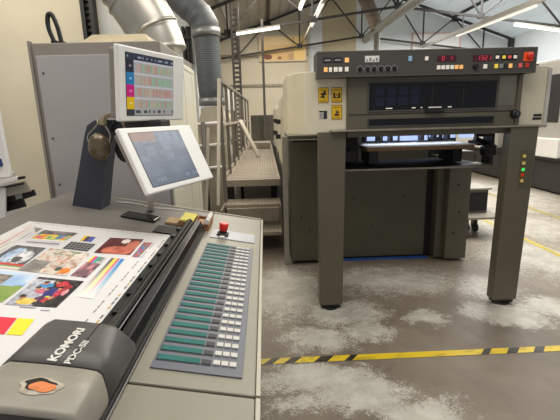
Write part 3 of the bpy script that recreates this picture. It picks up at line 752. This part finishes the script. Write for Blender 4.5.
p, r = ring_path([T(-.88, 2.36, .006), T(-.78, 2.39, .006), T(-.66, 2.36, .006), T(-.58, 2.38, .006), T(-.5, 2.41, .006)], 30, .003, 0, 5)
build('thin_cable', MB().sweep(p, r, 8), WHITEP, label='thin white cable lying across the grey table behind the screens', cat='cable')

# phone
c = T(-.668, 2.125); ang = math.radians(-6)
mb = MB(); R = Matrix.Translation(c) @ Matrix((( (T(1,0)-T(0,0)).normalized().x, 0, TN.x, 0), (0, 1, 0, 0), ((T(1,0)-T(0,0)).normalized().z, 0, TN.z, 0), (0, 0, 0, 1))) @ Matrix.Rotation(ang, 4, 'Z')
t = thing('smartphone', c, 'black smartphone lying flat on the console between stand and notepad', 'phone')
build('case', MB().box(-.09, .09, -.05, .05, 0, .015, .006, R, 3), PHONE, t)
build('glass', MB().box(-.083, .083, -.043, .043, .0145, .0156, 0, R), GLASS, t)
# tray with notepads
t = thing('stationery_tray', T(-.38, 2.13), 'brown cardboard tray behind the black rails, beside stop button', 'tray')
mb = MB(); tbox(mb, -.47, -.312, 2.065, 2.24, 0, .006); build('base', mb, CARD, t)
mb = MB(); tbox(mb, -.318, -.31, 2.065, 2.24, 0, .035); tbox(mb, -.47, -.31, 2.235, 2.243, 0, .03); tbox(mb, -.39, -.384, 2.065, 2.24, 0, .03); build('wall', mb, CARD, t)
mb = MB(); tbox(mb, -.382, -.345, 2.10, 2.22, .006, .02, .004); tbox(mb, -.365, -.34, 2.07, 2.12, .006, .024, .004)
build('cork_block', mb, mat('pinkish_block', (206, 164, 134), .8, var=.3, scale=50), label='pinkish brown rag scraps in the cardboard tray', cat='scraps')
mb = MB(); tbox(mb, -.462, -.395, 2.07, 2.232, .03, .04, .001); build('yellow_notepad', mb, YEL, label='yellow sticky notepad on the cardboard tray', cat='notepad')
mb = MB(); tbox(mb, -.535, -.472, 2.08, 2.19, 0, .014, .002); build('paper_pad', mb, mat('tan_pad', (200, 170, 130), .8), label='tan paper pad left of the yellow notepad', cat='notepad')
build('paper_roll', MB().cyl(T(-.326, 2.07, .045), T(-.326, 2.25, .045), .0125, 16), PAPERW, label='thin white paper roll on the right edge of the cardboard tray', cat='roll')

# ================================================================== PRESS
pr = thing('printing_press', (1.2, 4, 0), 'large olive grey offset printing press delivery standing on two posts', 'printing press')
FY = 3.2
# cream side shells
def shell(pts, z0, z1): return MB().prism([(x, y, z0) for x, y in pts], (0, 0, z1 - z0), .006)
cl = build('side_cover', shell([(.31, 3.25), (.64, 3.25), (.64, 4.2), (.19, 4.2), (.19, 3.5)], 1.455, 1.925), CREAM, pr, label='cream left side cover')
crr = build('side_cover', shell([(1.97, 3.25), (2.205, 3.25), (2.235, 3.4), (2.235, 4.25), (1.97, 4.25)], 1.455, 1.93), CREAM, pr, label='cream right side cover')
build('corner_strip', B(2.207, 2.232, 3.24, 3.262, 1.46, 1.91), mat('pale_strip', (196, 194, 188), .4), crr)
build('top_bracket', B(2.16, 2.3, 3.5, 3.9, 1.93, 1.97, .01), BLACK, crr)
mb = MB(); mb.box(2.125, 2.19, 3.246, 3.252, 1.548, 1.567).box(2.12, 2.19, 3.246, 3.252, 1.522, 1.540); build('slot', mb, BLACK, crr)
# front cover with two windows
fc = build('front_cover', B(.64, 1.975, FY, 4.2, 1.485, 1.87, .004), OLIVE, pr)
build('cover_edge', B(1.945, 1.977, FY - .012, FY, 1.49, 1.862, .003), OLIVE, fc)
w1 = build('window_pane', B(.80, 1.78, FY - .004, FY + .002, 1.625, 1.825), GLASS, fc)
w2 = build('window_pane', B(.80, 1.775, FY - .004, FY + .002, 1.51, 1.558), GLASS, fc)
def wframe(x0, x1, z0, z1, w=.012):
    mb = MB()
    for a in ((x0 - w, x1 + w, z1, z1 + w), (x0 - w, x1 + w, z0 - w, z0), (x0 - w, x0, z0, z1), (x1, x1 + w, z0, z1)): mb.box(a[0], a[1], FY - .008, FY, a[2], a[3], .002)
    return mb
build('window_frame', wframe(.80, 1.78, 1.625, 1.825), OLIVE_P, w1)
build('window_frame', wframe(.80, 1.775, 1.51, 1.558, .008), OLIVE_P, w2)
mb = MB(); mb.box(.645, 1.945, FY - .003, FY + .001, 1.594, 1.600); build('seam', mb, BLACKM, fc)
build('cover_reflection', B(1.80, 1.93, FY - .002, FY + .001, 1.64, 1.855), mat('cover_reflection_tone', (120, 116, 104), .18, .5), fc)  # lighter, glossier patch paints the bright reflection on the cover
build('handle', MB().box(1.235, 1.375, FY - .03, FY, 1.596, 1.632, .006), BLACK, fc)
mb = MB()
for i, (x, w) in enumerate(((.93, .05), (1.13, .03), (1.2, .012), (1.26, .1), (1.41, .03))): mb.box(x, x + w, FY - .006, FY - .003, 1.635, 1.642)
build('window_marks', mb, BTW, w1)
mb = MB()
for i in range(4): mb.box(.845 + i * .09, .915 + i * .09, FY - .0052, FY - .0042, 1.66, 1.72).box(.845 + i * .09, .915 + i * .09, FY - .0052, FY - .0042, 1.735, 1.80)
build('window_reflection', mb, mat('dim_blue_reflection', (24, 29, 52), .2, spec=.3), w1)  # bluish reflections painted on the pane as flat tiles
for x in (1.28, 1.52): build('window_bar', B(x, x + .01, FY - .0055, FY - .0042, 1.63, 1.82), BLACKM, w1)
kn = build('round_knob', MB().sweep([(1.94, FY, 1.572), (1.94, FY - .03, 1.572), (1.94, FY - .04, 1.572), (1.94, FY - .044, 1.572)], [.034, .034, .028, .012], 24), BLACK, fc)
build('knob_cap', MB().cyl((1.94, FY - .043, 1.572), (1.94, FY - .047, 1.572), .012, 16), mat('knob_grey', (70, 76, 84), .3), kn)
# control panel
PY = 3.13
cp = build('control_panel', B(.397, 2.03, PY, 3.36, 1.868, 2.052, .004), OLIVE_P, pr, label='wide dark grey control panel with buttons')
mb = MB(); mb.box(.40, 2.027, PY - .002, PY, 2.041, 2.05).box(.40, 2.027, PY - .002, PY, 1.869, 1.874); build('panel_edge', mb, OLIVE, cp)
def btn(p, m, w=.024, h=.024, d=.008, name='button'):
    return build(name, MB().box(p[0] - w / 2, p[0] + w / 2, PY - d, PY, p[2] - h / 2, p[2] + h / 2, .002), m, cp)
def rect(name, p, q, m, d=.004, par=None):
    x0_, x1_ = sorted((p[0], q[0])); z0_, z1_ = sorted((p[2], q[2]))
    return build(name, MB().box(x0_, x1_, PY - d, PY, z0_, z1_), m, par or cp)
d1 = rect('display', (0.4395, 3.1300, 2.0078), (0.5030, 3.1300, 1.9720), BLACK); d2 = rect('display', (0.5139, 3.1300, 2.0062), (0.5784, 3.1300, 1.9718), BLACK)
for d, px in ((d1, (0.4723, 3.1300, 1.9878)), (d2, (0.5468, 3.1300, 1.9876))): build('readout', MB().box(px[0] - .022, px[0] + .022, PY - .0055, PY - .004, px[2] - .006, px[2] + .006), BTG, d)
btn((0.6134, 3.1300, 1.9862), BTO, .03, .032)
for i, p in enumerate(((0.4584, 3.1300, 1.9231), (0.4936, 3.1300, 1.9224), (0.5317, 3.1300, 1.9229), (0.5662, 3.1300, 1.9229), (0.6126, 3.1300, 1.9232))): btn(p, BTO if i == 0 else BTW, .027 if i != 1 else .022, .032)
lb = rect('panel_label', (0.7462, 3.1300, 2.0123), (0.8501, 3.1300, 1.9688), WHITEP)
mb = MB(); a = (0.7982, 3.1300, 1.9865)
for i in range(4): mb.box(a[0] - .045 + i * .024, a[0] - .030 + i * .024, PY - .0055, PY - .004, a[2] - .012, a[2] + .012 * (i % 2) )
build('label_marks', mb, BTG, lb)
for p in ((0.7112, 3.1300, 1.9232), (0.7665, 3.1300, 1.9220), (0.8145, 3.1300, 1.9223), (0.8662, 3.1300, 1.9226), (0.9180, 3.1300, 1.9228), (0.9661, 3.1300, 1.9232)):
    k = build('knob', MB().sweep([(p[0], PY, p[2]), (p[0], PY - .014, p[2]), (p[0], PY - .016, p[2])], [.017, .015, .01], 18), BLACK, cp)
    mb = MB(); n = 22
    for i in range(n):
        q, q2 = (math.radians(-50 + 280 * j / n) for j in (i, i + 1))
        mb._new([(p[0] + r_ * math.cos(x), PY - .0012, p[2] + r_ * math.sin(x)) for r_, x in ((.020, q), (.024, q), (.024, q2), (.020, q2))], [(0, 1, 2, 3)])
    build('knob_dial', mb, BTG, k)
rect('panel_sticker', (1.0662, 3.1300, 2.0057), (1.0922, 3.1300, 1.9706), BLUEL)
btn((1.2003, 3.1300, 1.9856), BTW, .024, .028)
SEG = {'1': 'bc', '2': 'abged', '3': 'abgcd', '0': 'abcdef', '5': 'afgcd', '8': 'abcdefg'}
def digits(p, q, s, gap=.2):
    d = rect('red_display', p, q, DISP)
    x0_, x1_, z0_, z1_ = p[0], q[0], q[2], p[2]; n = len(s); w = (x1_ - x0_) / n; mb = MB(); h = (z1_ - z0_) * .32; zc = (z0_ + z1_) / 2; any_ = False
    for i, ch in enumerate(s):
        if ch == ' ': continue
        cx = x0_ + w * (i + .5); a = w * .26; tk = .0022
        seg = {'a': (cx - a, cx + a, zc + h - tk, zc + h + tk), 'd': (cx - a, cx + a, zc - h - tk, zc - h + tk), 'g': (cx - a, cx + a, zc - tk, zc + tk), 'b': (cx + a - tk, cx + a + tk, zc, zc + h), 'c': (cx + a - tk, cx + a + tk, zc - h, zc), 'f': (cx - a - tk, cx - a + tk, zc, zc + h), 'e': (cx - a - tk, cx - a + tk, zc - h, zc)}
        for k in SEG[ch]: s_ = seg[k]; mb.box(s_[0], s_[1], PY - .0052, PY - .004, s_[2], s_[3])
    build('red_digits', mb, DIGIT, d)
digits((1.2807, 3.1300, 2.0047), (1.4209, 3.1300, 1.9636), ' 0 1 ')
digits((1.5446, 3.1300, 2.0027), (1.6828, 3.1300, 1.9594), ' 1321')
for i, p in enumerate(((1.2932, 3.1300, 1.9210), (1.3268, 3.1300, 1.9209), (1.3596, 3.1300, 1.9209), (1.3940, 3.1300, 1.9209), (1.4269, 3.1300, 1.9209), (1.4613, 3.1300, 1.9208))): btn(p, BTW if i < 4 else BTO, .026, .028)
p = (1.5685, 3.1300, 1.9199); k = build('knob', MB().sweep([(p[0], PY, p[2]), (p[0], PY - .02, p[2])], [.019, .016], 18), BLACK, cp)
btn((1.6413, 3.1300, 1.9204), BTW, .028, .03)
for p, m in (((1.7256, 3.1300, 1.9829), BTW), ((1.7744, 3.1300, 1.9826), BTY), ((1.8178, 3.1300, 1.9831), BTR), ((1.8585, 3.1300, 1.9823), BTW)):
    btn(p, BLACK, .036, .042, .005, 'button_base'); btn(p, m, .024, .022, .01)
for p, m in (((1.7239, 3.1300, 1.9208), BTY), ((1.7630, 3.1300, 1.9213), BTG), ((1.7977, 3.1300, 1.9206), KEYB), ((1.8308, 3.1300, 1.9213), BTO), ((1.9046, 3.1300, 1.9225), BTR), ((1.9560, 3.1300, 1.9228), LEDR)): btn(p, m, .026, .03)
btn((1.8686, 3.1300, 1.9204), OLIVE, .01, .04, .004)
p = (1.9605, 3.1300, 1.9836)
eb = build('stop_base', MB().box(p[0] - .037, p[0] + .037, PY - .006, PY, p[2] - .034, p[2] + .032, .003), ORANGE, cp)
build('stop_button', MB().sweep([(p[0] + .004, PY - .006, p[2]), (p[0] + .004, PY - .022, p[2]), (p[0] + .004, PY - .03, p[2]), (p[0] + .004, PY - .034, p[2])], [.022, .025, .02, .01], 24), RED, eb)
# warning signs
def sgn(kind):
    def f(u, v):
        if u < .06 or u > .94 or v < .045 or v > .955: return (150, 116, 14)
        c = (236, 190, 30)
        if kind == 0 and (blob(u, v, .5, .42, .3, .08) or (abs(u - .5 - (v - .6) * .6) < .1 and .4 < v < .72) or blob(u, v, .3, .62, .1, .07) or blob(u, v, .62, .28, .12, .06)): c = (40, 34, 20)
        if kind == 1 and ((.18 < u < .38 and .38 < v < .7) or (.62 < u < .82 and .38 < v < .7) or (.18 < u < .82 and .62 < v < .7) or blob(u, v, .5, .5, .08, .06)): c = (40, 34, 20)
        if kind == 2 and (blob(u, v, .5, .68, .26, .09) or blob(u, v, .62, .5, .12, .07) or (abs(u - .45) < .05 and .36 < v < .6)): c = (110, 40, 24) if v > .62 else (50, 40, 20)
        if .12 < v < .2 and .2 < u < .8 and int(u * 26) % 2: c = (80, 64, 14)
        if .82 < v < .92 and .15 < u < .85 and int(u * 30 + v * 7) % 2: c = (120, 96, 20)
        return c
    return f
def sign(name, a, b, fn, par):
    y = 3.2475; mb = MB().box(a[0], b[0], y, 3.25, b[2], a[2]).paint((226, 180, 30))
    mb.patch([(a[0], y - .001, a[2]), (b[0], y - .001, a[2]), (b[0], y - .001, b[2]), (a[0], y - .001, b[2])], 30, 38, fn)
    build(name, mb, PRINT, par, normals=False)
sign('warning_sign', (0.4190, 3.2500, 1.8073), (0.4989, 3.2500, 1.6928), sgn(0), cl)
sign('warning_sign', (0.5211, 3.2500, 1.8078), (0.6021, 3.2500, 1.6918), sgn(1), cl)
sign('warning_sign', (0.5214, 3.2500, 1.6758), (0.6030, 3.2500, 1.5658), sgn(2), cl)
def lab(u, v):
    if u > .55 or v < .12: return (40, 46, 62)
    return (60, 66, 84) if int(v * 9) % 2 and .1 < u < .5 else (214, 212, 206)
sign('info_label', (0.4212, 3.2500, 1.6341), (0.4865, 3.2500, 1.5727), lab, cl)
# ledge and front beam
build('ledge', MB().box(.50, 2.165, FY - .07, FY + .04, 1.472, 1.487, .004), WORN, pr)
build('front_beam', B(.632, 1.94, FY - .01, FY + .05, 1.428, 1.472, .004), OLIVE, pr)
# posts
def post(bx0, bx1, tx0, tx1, y):
    mb = MB(); d = .1
    mb.prism([(bx0, y, .04), (bx1, y, .04), (tx1, y, 1.472), (tx0, y, 1.472)], (0, d, 0), .004)
    p = build('support_post', mb, OLIVE, pr)
    f = build('foot', MB().box(bx0 + .012, bx1 - .02, y + .006, y + .085, .012, .045, .004).cyl(((bx0 + bx1) / 2, y + .045, 0), ((bx0 + bx1) / 2, y + .045, .014), .065, 20), BLACK, p)
    return p
post(.415, .606, .412, .622, 3.175)
PYR = 3.14
p2 = post((1.8735, 3.1400, 0.0468)[0], (2.0762, 3.1400, 0.0426)[0], (1.8927, 3.1400, 1.4676)[0], (2.1089, 3.1400, 1.4618)[0], PYR)
lp = build('lamp_plate', MB().box(1.995, 2.085, PYR - .003, PYR, .995, 1.29, .001), OLIVE_D, p2)
for (p, m) in (((2.0110, 3.1400, 1.2500), LEDY), ((2.0113, 3.1400, 1.1954), LEDY), ((2.0119, 3.1400, 1.1451), LEDG), ((2.0109, 3.1400, 1.1024), LEDR), ((2.0102, 3.1400, 1.0562), LEDY)):
    s = .0145
    b_ = build('button_base', MB().box(p[0] - .018, p[0] + .018, PYR - .008, PYR - .003, p[2] - .018, p[2] + .018), mat('amber_bezel', (120, 100, 50), .4), lp)
    build('push_button', MB().box(p[0] - s + .003, p[0] + s - .003, PYR - .016, PYR - .008, p[2] - s + .003, p[2] + s - .003, .003), m, lp)
# lower body
bd = build('lower_body', B(.245, 1.75, 4.37, 5.2, .03, 1.40, .006), OLIVE_D, pr)
build('side_panel', B(.25, .60, 4.27, 4.37, .045, 1.36, .004), OLIVE_D, pr)
build('panel_slot', B(.28, .56, 4.262, 4.27, 1.335, 1.352), BLACK, pr)
build('corner_trim', B(.175, .225, 4.28, 4.36, .0, 1.40, .003), mat('pale_corner_trim', (150, 144, 132), .5), pr)
build('recess', B(1.75, 1.83, 4.4, 5.2, .03, 1.04), BLACKM, pr)
build('right_column', MB().box(1.83, 1.94, 4.27, 4.9, .03, 1.15, .004), OLIVE_D, pr)
rc = build('right_block', B(1.92, 2.155, 4.2, 5.0, .03, 1.2, .006), OLIVE, pr)
mb = MB()
for x, z in ((2.0, .32), (2.05, .55), (2.02, .85)): mb.cyl((x, 4.195, z), (x, 4.2, z), .012, 10)
build('bolt_hole', mb, BLACKM, rc)
mb = MB()
for x in (.36, .45, .95, 1.15, 1.5): mb.cyl((x, 4.262 if x < .6 else 4.365, .55 + .2 * math.sin(x * 9)), (x, 4.27 if x < .6 else 4.37, .55 + .2 * math.sin(x * 9)), .01, 10)
build('bolt_hole', mb, BLACKM, bd)
build('base_plinth', B(.3, 2.1, 4.42, 5.0, 0, .035), BLACKM, pr)
# delivery well: glowing panes for light seen through, rods, board on blocks, tray
build('well_back', B(.62, 2.1, 4.5, 4.6, 1.0, 1.87), BLACKM, pr)
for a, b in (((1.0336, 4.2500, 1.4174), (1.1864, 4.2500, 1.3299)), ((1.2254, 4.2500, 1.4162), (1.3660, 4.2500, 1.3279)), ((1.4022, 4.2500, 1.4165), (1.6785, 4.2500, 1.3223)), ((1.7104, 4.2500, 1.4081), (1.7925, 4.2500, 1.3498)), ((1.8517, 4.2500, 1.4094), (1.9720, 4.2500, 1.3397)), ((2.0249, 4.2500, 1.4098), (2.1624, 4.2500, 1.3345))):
    build('gap_glow_pane', B(a[0], b[0], 4.24, 4.28, b[2], a[2]), LITB, pr, label='pale blue glowing pane standing in for light through the gap')  # emissive panes stand in for brightness seen through the press
build('gripper_bar', MB().cyl((.8, 3.95, 1.425), (2.05, 3.95, 1.43), .012, 12), BLACKM, pr)
for x in (.95, 1.08, 1.2, 1.5, 1.62, 1.75): build('gripper', B(x - .014, x + .014, 3.9, 4.0, 1.34, 1.42, .004), BLACK, pr)
build('left_bracket', MB().box(.66, .84, 3.7, 4.2, 1.18, 1.42, .01).box(.64, .78, 3.5, 3.7, 1.2, 1.3, .01), BLACKM, pr)
mb = MB().box(1.96, 2.12, 3.75, 3.95, 1.29, 1.33, .008).box(2.0, 2.03, 3.6, 3.75, 1.12, 1.42, .004).bar((1.9, 3.7, 1.36), (2.12, 3.75, 1.27), .04).cyl((1.85, 3.6, 1.40), (1.99, 3.6, 1.40), .02, 12).box(1.9, 2.0, 3.5, 3.6, 1.22, 1.30, .01)
build('right_bracket', mb, BLACKM, pr)
bo = build('pile_board', B(.90, 1.865, 3.62, 4.1, 1.276, 1.308, .003), BOARD, pr, label='wooden pile board')
build('paper_layer', B(.90, 1.865, 3.62, 4.1, 1.308, 1.318), PAPERW, bo)
for x in (.93, 1.7): build('board_block', B(x, x + .085, 3.68, 4.0, 1.155, 1.276, .004), BLACK, pr)
build('delivery_tray', MB().box(.66, 1.93, 3.45, 4.25, 1.128, 1.142, .003), BLACKM, pr)
build('tray_edge', MB().box(.66, 1.93, 3.44, 3.452, 1.13, 1.146, .002).prism([(1.55, 3.46, 1.142), (1.93, 3.46, 1.142), (1.93, 3.7, 1.142)], (0, 0, .006)), WORN, pr)
# rear printing units
ru = build('rear_unit', MB().box(.215, 1.9, 5.25, 6.6, .9, 1.9, .08).box(.215, 1.9, 7.0, 8.4, .9, 1.85, .12).box(.215, 1.9, 8.8, 10.2, .9, 1.85, .12), CREAM, pr)
build('rear_frame', B(.23, 1.9, 5.2, 12.6, 0, .9), OLIVE_P, pr)
mb = MB()
for y in (5.6, 6.8, 7.3): mb.box(.16, .215, y, y + .1, 1.5, 1.56).box(.15, .215, y + .1, y + .15, 1.3, 1.36)
build('side_handle', mb, BLACKM, ru)
build('blue_film', MB().prism([(.62, 4.33, .002), (.95, 4.325, .002), (1.3, 4.335, .002), (1.78, 4.32, .002), (1.78, 4.362, .002), (.62, 4.362, .002)], (0, 0, .016)), BLUE, label='strip of blue plastic film on floor along the press base', cat='film')

# ================================================================== ACCESS STAIR AND PLATFORM
st = thing('access_platform', (-.2, 6, 0), 'grey steel stair and grated walkway along the left of the press', 'platform')
xa, xb = -.53, .165
def tread(z, y, d, par):
    s = build('step', MB().box(xa, xb, y, y + d, z - .045, z, .004), GRATE, par)
    mb = MB()
    for i in range(14): mb.box(xa + .02 + i * .048, xa + .04 + i * .048, y + .01, y + d - .005, z, z + .004)
    build('tread_rib', mb, STAIRP, s)
tread(.27, 4.68, .36, st); tread(.54, 5.02, .36, st)
build('riser', MB().box(xa + .03, xb - .02, 4.96, 5.0, .33, .5).box(xa + .02, xb, 5.0, 5.02, .27, .50), STAIRP, st)
build('stair_side', B(xa - .02, xa, 4.7, 5.4, .0, .54), STAIRP, st); build('stair_side', B(xb, xb + .008, 4.9, 5.4, .2, .54), STAIRP, st)
dk = build('deck', B(xa - .02, xb + .02, 5.4, 14.2, .75, .80, .004), GRATE, st)
mb = MB()
for i in range(15): mb.box(xa + .03 + i * .045, xa + .052 + i * .045, 5.44, 12.5, .80, .806)
for i in range(46): mb.box(xa + .02, xb - .01, 5.46 + i * .16, 5.50 + i * .16, .80, .804)
build('grating_bars', mb, STAIRP, dk)
build('deck_front', B(xa - .02, xb + .02, 5.36, 5.4, .71, .80, .003), GRATE, st)
build('toe_board', B(xa - .03, xa, 5.4, 14.2, .80, .86), RAILL, st)
for y in (5.6, 8, 10.5, 13.8):
    for x in (xa + .05, xb - .05): build('deck_support', B(x - .03, x + .03, y - .03, y + .03, 0, .75), BLACKM, st)
build('floor_block', B(-.38, .13, 10.6, 11.4, .80, .96, .01), STAIRP, st)
build('end_panel', B(-.46, .5, 14.2, 14.26, .5, 1.66, .005), mat('dark_end_panel', (92, 88, 76), .6), st, label='dark grey end panel')
ys = [5.2, 6.05, 7.0, 8.0, 9.2, 10.5, 12.0, 14.0]
hr = build('handrail', MB().bar((xa, 5.2, 2.05), (xa, 14.05, 2.12), .045, .04), RAILG, st)
build('midrail', MB().bar((xa, 5.2, 1.52), (xa, 14.05, 1.5), .035, .035), RAILL, hr)
for i, y in enumerate(ys):
    build('rail_post', B(xa - .022, xa + .022, y - .02, y + .02, .0 if i == 0 else .8, 2.05 + .01 * i), RAILG, hr)
build('slanted_bar', MB().bar((xa, 5.18, 2.06), (xa - .03, 4.62, .62), .035, .035), RAILL, hr)
build('slanted_bar', MB().bar((xa - .1, 4.7, 1.5), (xa - .16, 4.5, .5), .03, .03), RAILL, hr)
build('plank', MB().bar((-.50, 8.6, 1.55), (-.14, 8.3, .83), .1, .03), mat('plank_grey', (178, 170, 156), .6), label='pale grey plank leaning across the walkway against the handrail', cat='plank')
# pipes and shelf behind the handrail
t = thing('supply_rack', (-.85, 8.3, 0), 'rack of pale hoses and canisters behind the walkway handrail', 'rack')
mb = MB()
for x, y in ((-1.0, 6.9), (-.68, 6.9), (-.68, 9.7), (-1.0, 9.7)): mb.box(x - .02, x + .02, y - .02, y + .02, 0, 1.75)
for z in (.75, 1.1, 1.45): mb.box(-1.02, -.66, 6.88, 9.72, z - .015, z + .015)
build('frame', mb, STEEL_G, t)
random.seed(3)
for i in range(9):
    y = 7.1 + .3 * i; z = (.766, 1.116, 1.466)[i % 3]
    cn = build('canister', MB().sweep([(-.84, y, z), (-.84, y, z + .2), (-.84, y, z + .24), (-.84, y, z + .27)], [.1, .1, .05, .04], 16), WHITEP if i % 2 else CREAM, label='pale canister on hose rack behind handrail', cat='canister', group='canisters on the rack behind the handrail')
p, r = ring_path([(-.63, 7.0, 1.75), (-.62, 7.1, 1.45), (-.64, 7.3, 1.3), (-.62, 7.4, 1.0), (-.63, 7.6, .6)], 30, .022, 0, 5)
build('hose', MB().sweep(p, r, 10), WHITEP, t)
build('junction_box', B(-.80, -.62, 8.6, 8.9, 1.75, 2.2, .01), WHITEP, label='tall white box standing on the hose rack behind the handrail', cat='box')

# ================================================================== RIGHT OF THE PRESS
t = thing('second_press', (7, 9, 0), 'grey second printing press with long black base on the right', 'printing press')
build('base', B(5.55, 8.2, 5.2, 13.0, .03, .62, .02), GREYD, t)
build('base_top', B(5.5, 8.2, 5.2, 13.0, .62, .68, .01), BLACKM, t)
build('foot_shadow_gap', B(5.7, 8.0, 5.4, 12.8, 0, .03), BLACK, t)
for y in (5.9, 8.3, 10.7):
    build('vent', B(5.54, 5.56, y, y + 1.0, .2, .5), BLACKM, t)
for y, w in ((5.3, 1.9), (7.5, 2.0), (9.9, 2.3)):
    u = build('unit', B(5.6, 8.2, y, y + w, .68, 2.55, .06), GREYM, t)
    build('unit_window', B(5.585, 5.61, y + .3, y + w - .5, 1.35, 2.25, .01), GREYD, u)
    build('unit_step', B(5.5, 5.7, y + .1, y + w - .1, .68, 1.05, .02), WHITEP, u)
t = thing('low_trolley', (3.0, 5.2, 0), 'low flat trolley with small wheels behind the right of the press', 'trolley')
build('platform', B(2.5, 3.0, 4.95, 5.7, .255, .285, .005), mat('trolley_grey', (156, 148, 136), .6), t)
for x, y in ((2.95, 5.0), (2.55, 5.0), (2.95, 5.62), (2.55, 5.62)): build('leg', B(x - .018, x + .018, y - .018, y + .018, .0, .255), STEEL_G, t)
for x in (2.68, 2.8): build('wheel', MB().cyl((x, 5.3, .06), (x + .04, 5.3, .06), .06, 18).box(x, x + .04, 5.28, 5.32, .06, .255), BLACK, t)
t = thing('grey_box', (2.78, 5.35, .285), 'small grey box with dark framed front on the low trolley', 'box')
build('case', B(2.5, 2.90, 5.18, 5.6, .285, .60, .008), mat('box_grey', (112, 108, 102), .5), t)
build('front', B(2.66, 2.885, 5.172, 5.18, .32, .56), BLACKM, t)
build('lid', B(2.49, 2.93, 5.15, 5.6, .60, .625, .005), mat('box_lid', (170, 164, 152), .5), t)

# ------------------------------------------------------------------ tapes on the floor
mb = MB()
yl, bk = (236, 204, 44), (44, 40, 32)
ya, yb = 2.425, 2.49
def tp(x): return (x, x + .0)
edges = [(-.13, yl), (-.06, bk), (.0, yl), (.075, bk), (.145, yl), (.275, bk), (.365, yl), (.48, bk), (.53, yl), (1.405, bk), (1.46, yl), (1.58, bk), (1.655, yl), (1.765, bk), (1.835, yl), (1.945, None)]
for (a, c), (b, _) in zip(edges, edges[1:]):
    n = max(1, int((b - a) / .06))
    s = .055
    mb.patch([(a + s, yb, .0025), (b + s, yb, .0025), (b, ya, .0025), (a, ya, .0025)], n * 2, 2, (lambda c, a: lambda u, v: mix(c, (120, 106, 70), .35 * max(0, vn(u * 9 + a * 30, v * 3, 4) - .5) * 2))(c, a))
build('hazard_tape', mb, TAPEM, label='yellow and black striped floor tape across the concrete before the press', cat='tape', normals=False)
def ftape(x, w, y0_, y1_, label, c=(224, 200, 60)):
    mb = MB(); n = int((y1_ - y0_) / .12)
    mb.patch([(x, y1_, .002), (x + w, y1_, .002), (x + w, y0_, .002), (x, y0_, .002)], 2, n, lambda u, v: mix(c, (150, 140, 110), vn(u * 2, v * n / 2, 3) * .8))
    build('floor_line', mb, TAPEM, label=label, cat='floor marking', normals=False)
ftape(3.22, .07, 2.0, 9.5, 'yellow floor line running away right of the press post')
ftape(3.34, .05, 2.0, 9.5, 'pale worn floor line just right of the yellow one', (176, 168, 140))
ftape(4.35, .08, 3.0, 12, 'worn yellow floor line nearest the second press', (206, 186, 100))

# ================================================================== LIGHT
w = bpy.data.worlds.new('hall_ambient'); bpy.context.scene.world = w; w.use_nodes = True
w.node_tree.nodes['Background'].inputs[0].default_value = lin((226, 228, 232)) + (1,); w.node_tree.nodes['Background'].inputs[1].default_value = .55
def area(name, loc, size, sy, power, rgb, rot=(0, 0, 0)):
    l = bpy.data.lights.new(name, 'AREA'); l.shape = 'RECTANGLE'; l.size = size; l.size_y = sy; l.energy = power; l.color = lin(rgb)
    o = bpy.data.objects.new(name, l); col.objects.link(o); o.location = loc; o.rotation_euler = rot
area('hall_light', (3.5, 6.2, 4.9), 5, 6, 420, (255, 250, 242))
area('near_light', (.2, 1.0, 4.6), 2.6, 2.6, 92, (255, 250, 242))
area('left_light', (-2.2, 1.2, 4.2), 1.5, 2.5, 45, (255, 245, 228))
area('wall_light', (-3.4, 4.6, 4.3), 3, 1.2, 85, (255, 246, 230), (math.radians(35), 0, 0))
area('far_left_light', (.5, 14.5, 5.2), 2, 5, 260, (255, 245, 228))
area('far_right_light', (7.4, 14, 5.0), 3, 6, 480, (250, 250, 248))
area('delivery_fill', (1.4, 3.9, 1.46), .9, .06, 2.2, (220, 232, 255))  # added fill inside the press, brightens the top of the pile board
area('stair_fill', (-.2, 7.5, 3.6), .6, 3, 60, (255, 245, 228))  # added fill to brighten the stairs, stands for no fixture

# ================================================================== CAMERA
cam = bpy.data.cameras.new('camera'); cam.sensor_width = 36; cam.lens = 410 / 560 * 36; cam.clip_end = 100
co = bpy.data.objects.new('camera', cam); col.objects.link(co)
ya_, pi_, ro = (math.radians(a) for a in (1.8, 12.85, 1.52))
fw = Vector((math.sin(ya_) * math.cos(pi_), math.cos(ya_) * math.cos(pi_), -math.sin(pi_)))
rt0 = Vector((math.cos(ya_), -math.sin(ya_), 0)); up0 = rt0.cross(fw)
rt1 = rt0 * math.cos(ro) - up0 * math.sin(ro); up1 = rt0 * math.sin(ro) + up0 * math.cos(ro)
co.matrix_world = Matrix.Translation((0, 0, 1.6)) @ Matrix((rt1, up1, -fw)).transposed().to_4x4()
bpy.context.scene.camera = co
sc = bpy.context.scene
sc.view_settings.view_transform = 'Standard'; sc.view_settings.look = 'None'; sc.view_settings.exposure = 0
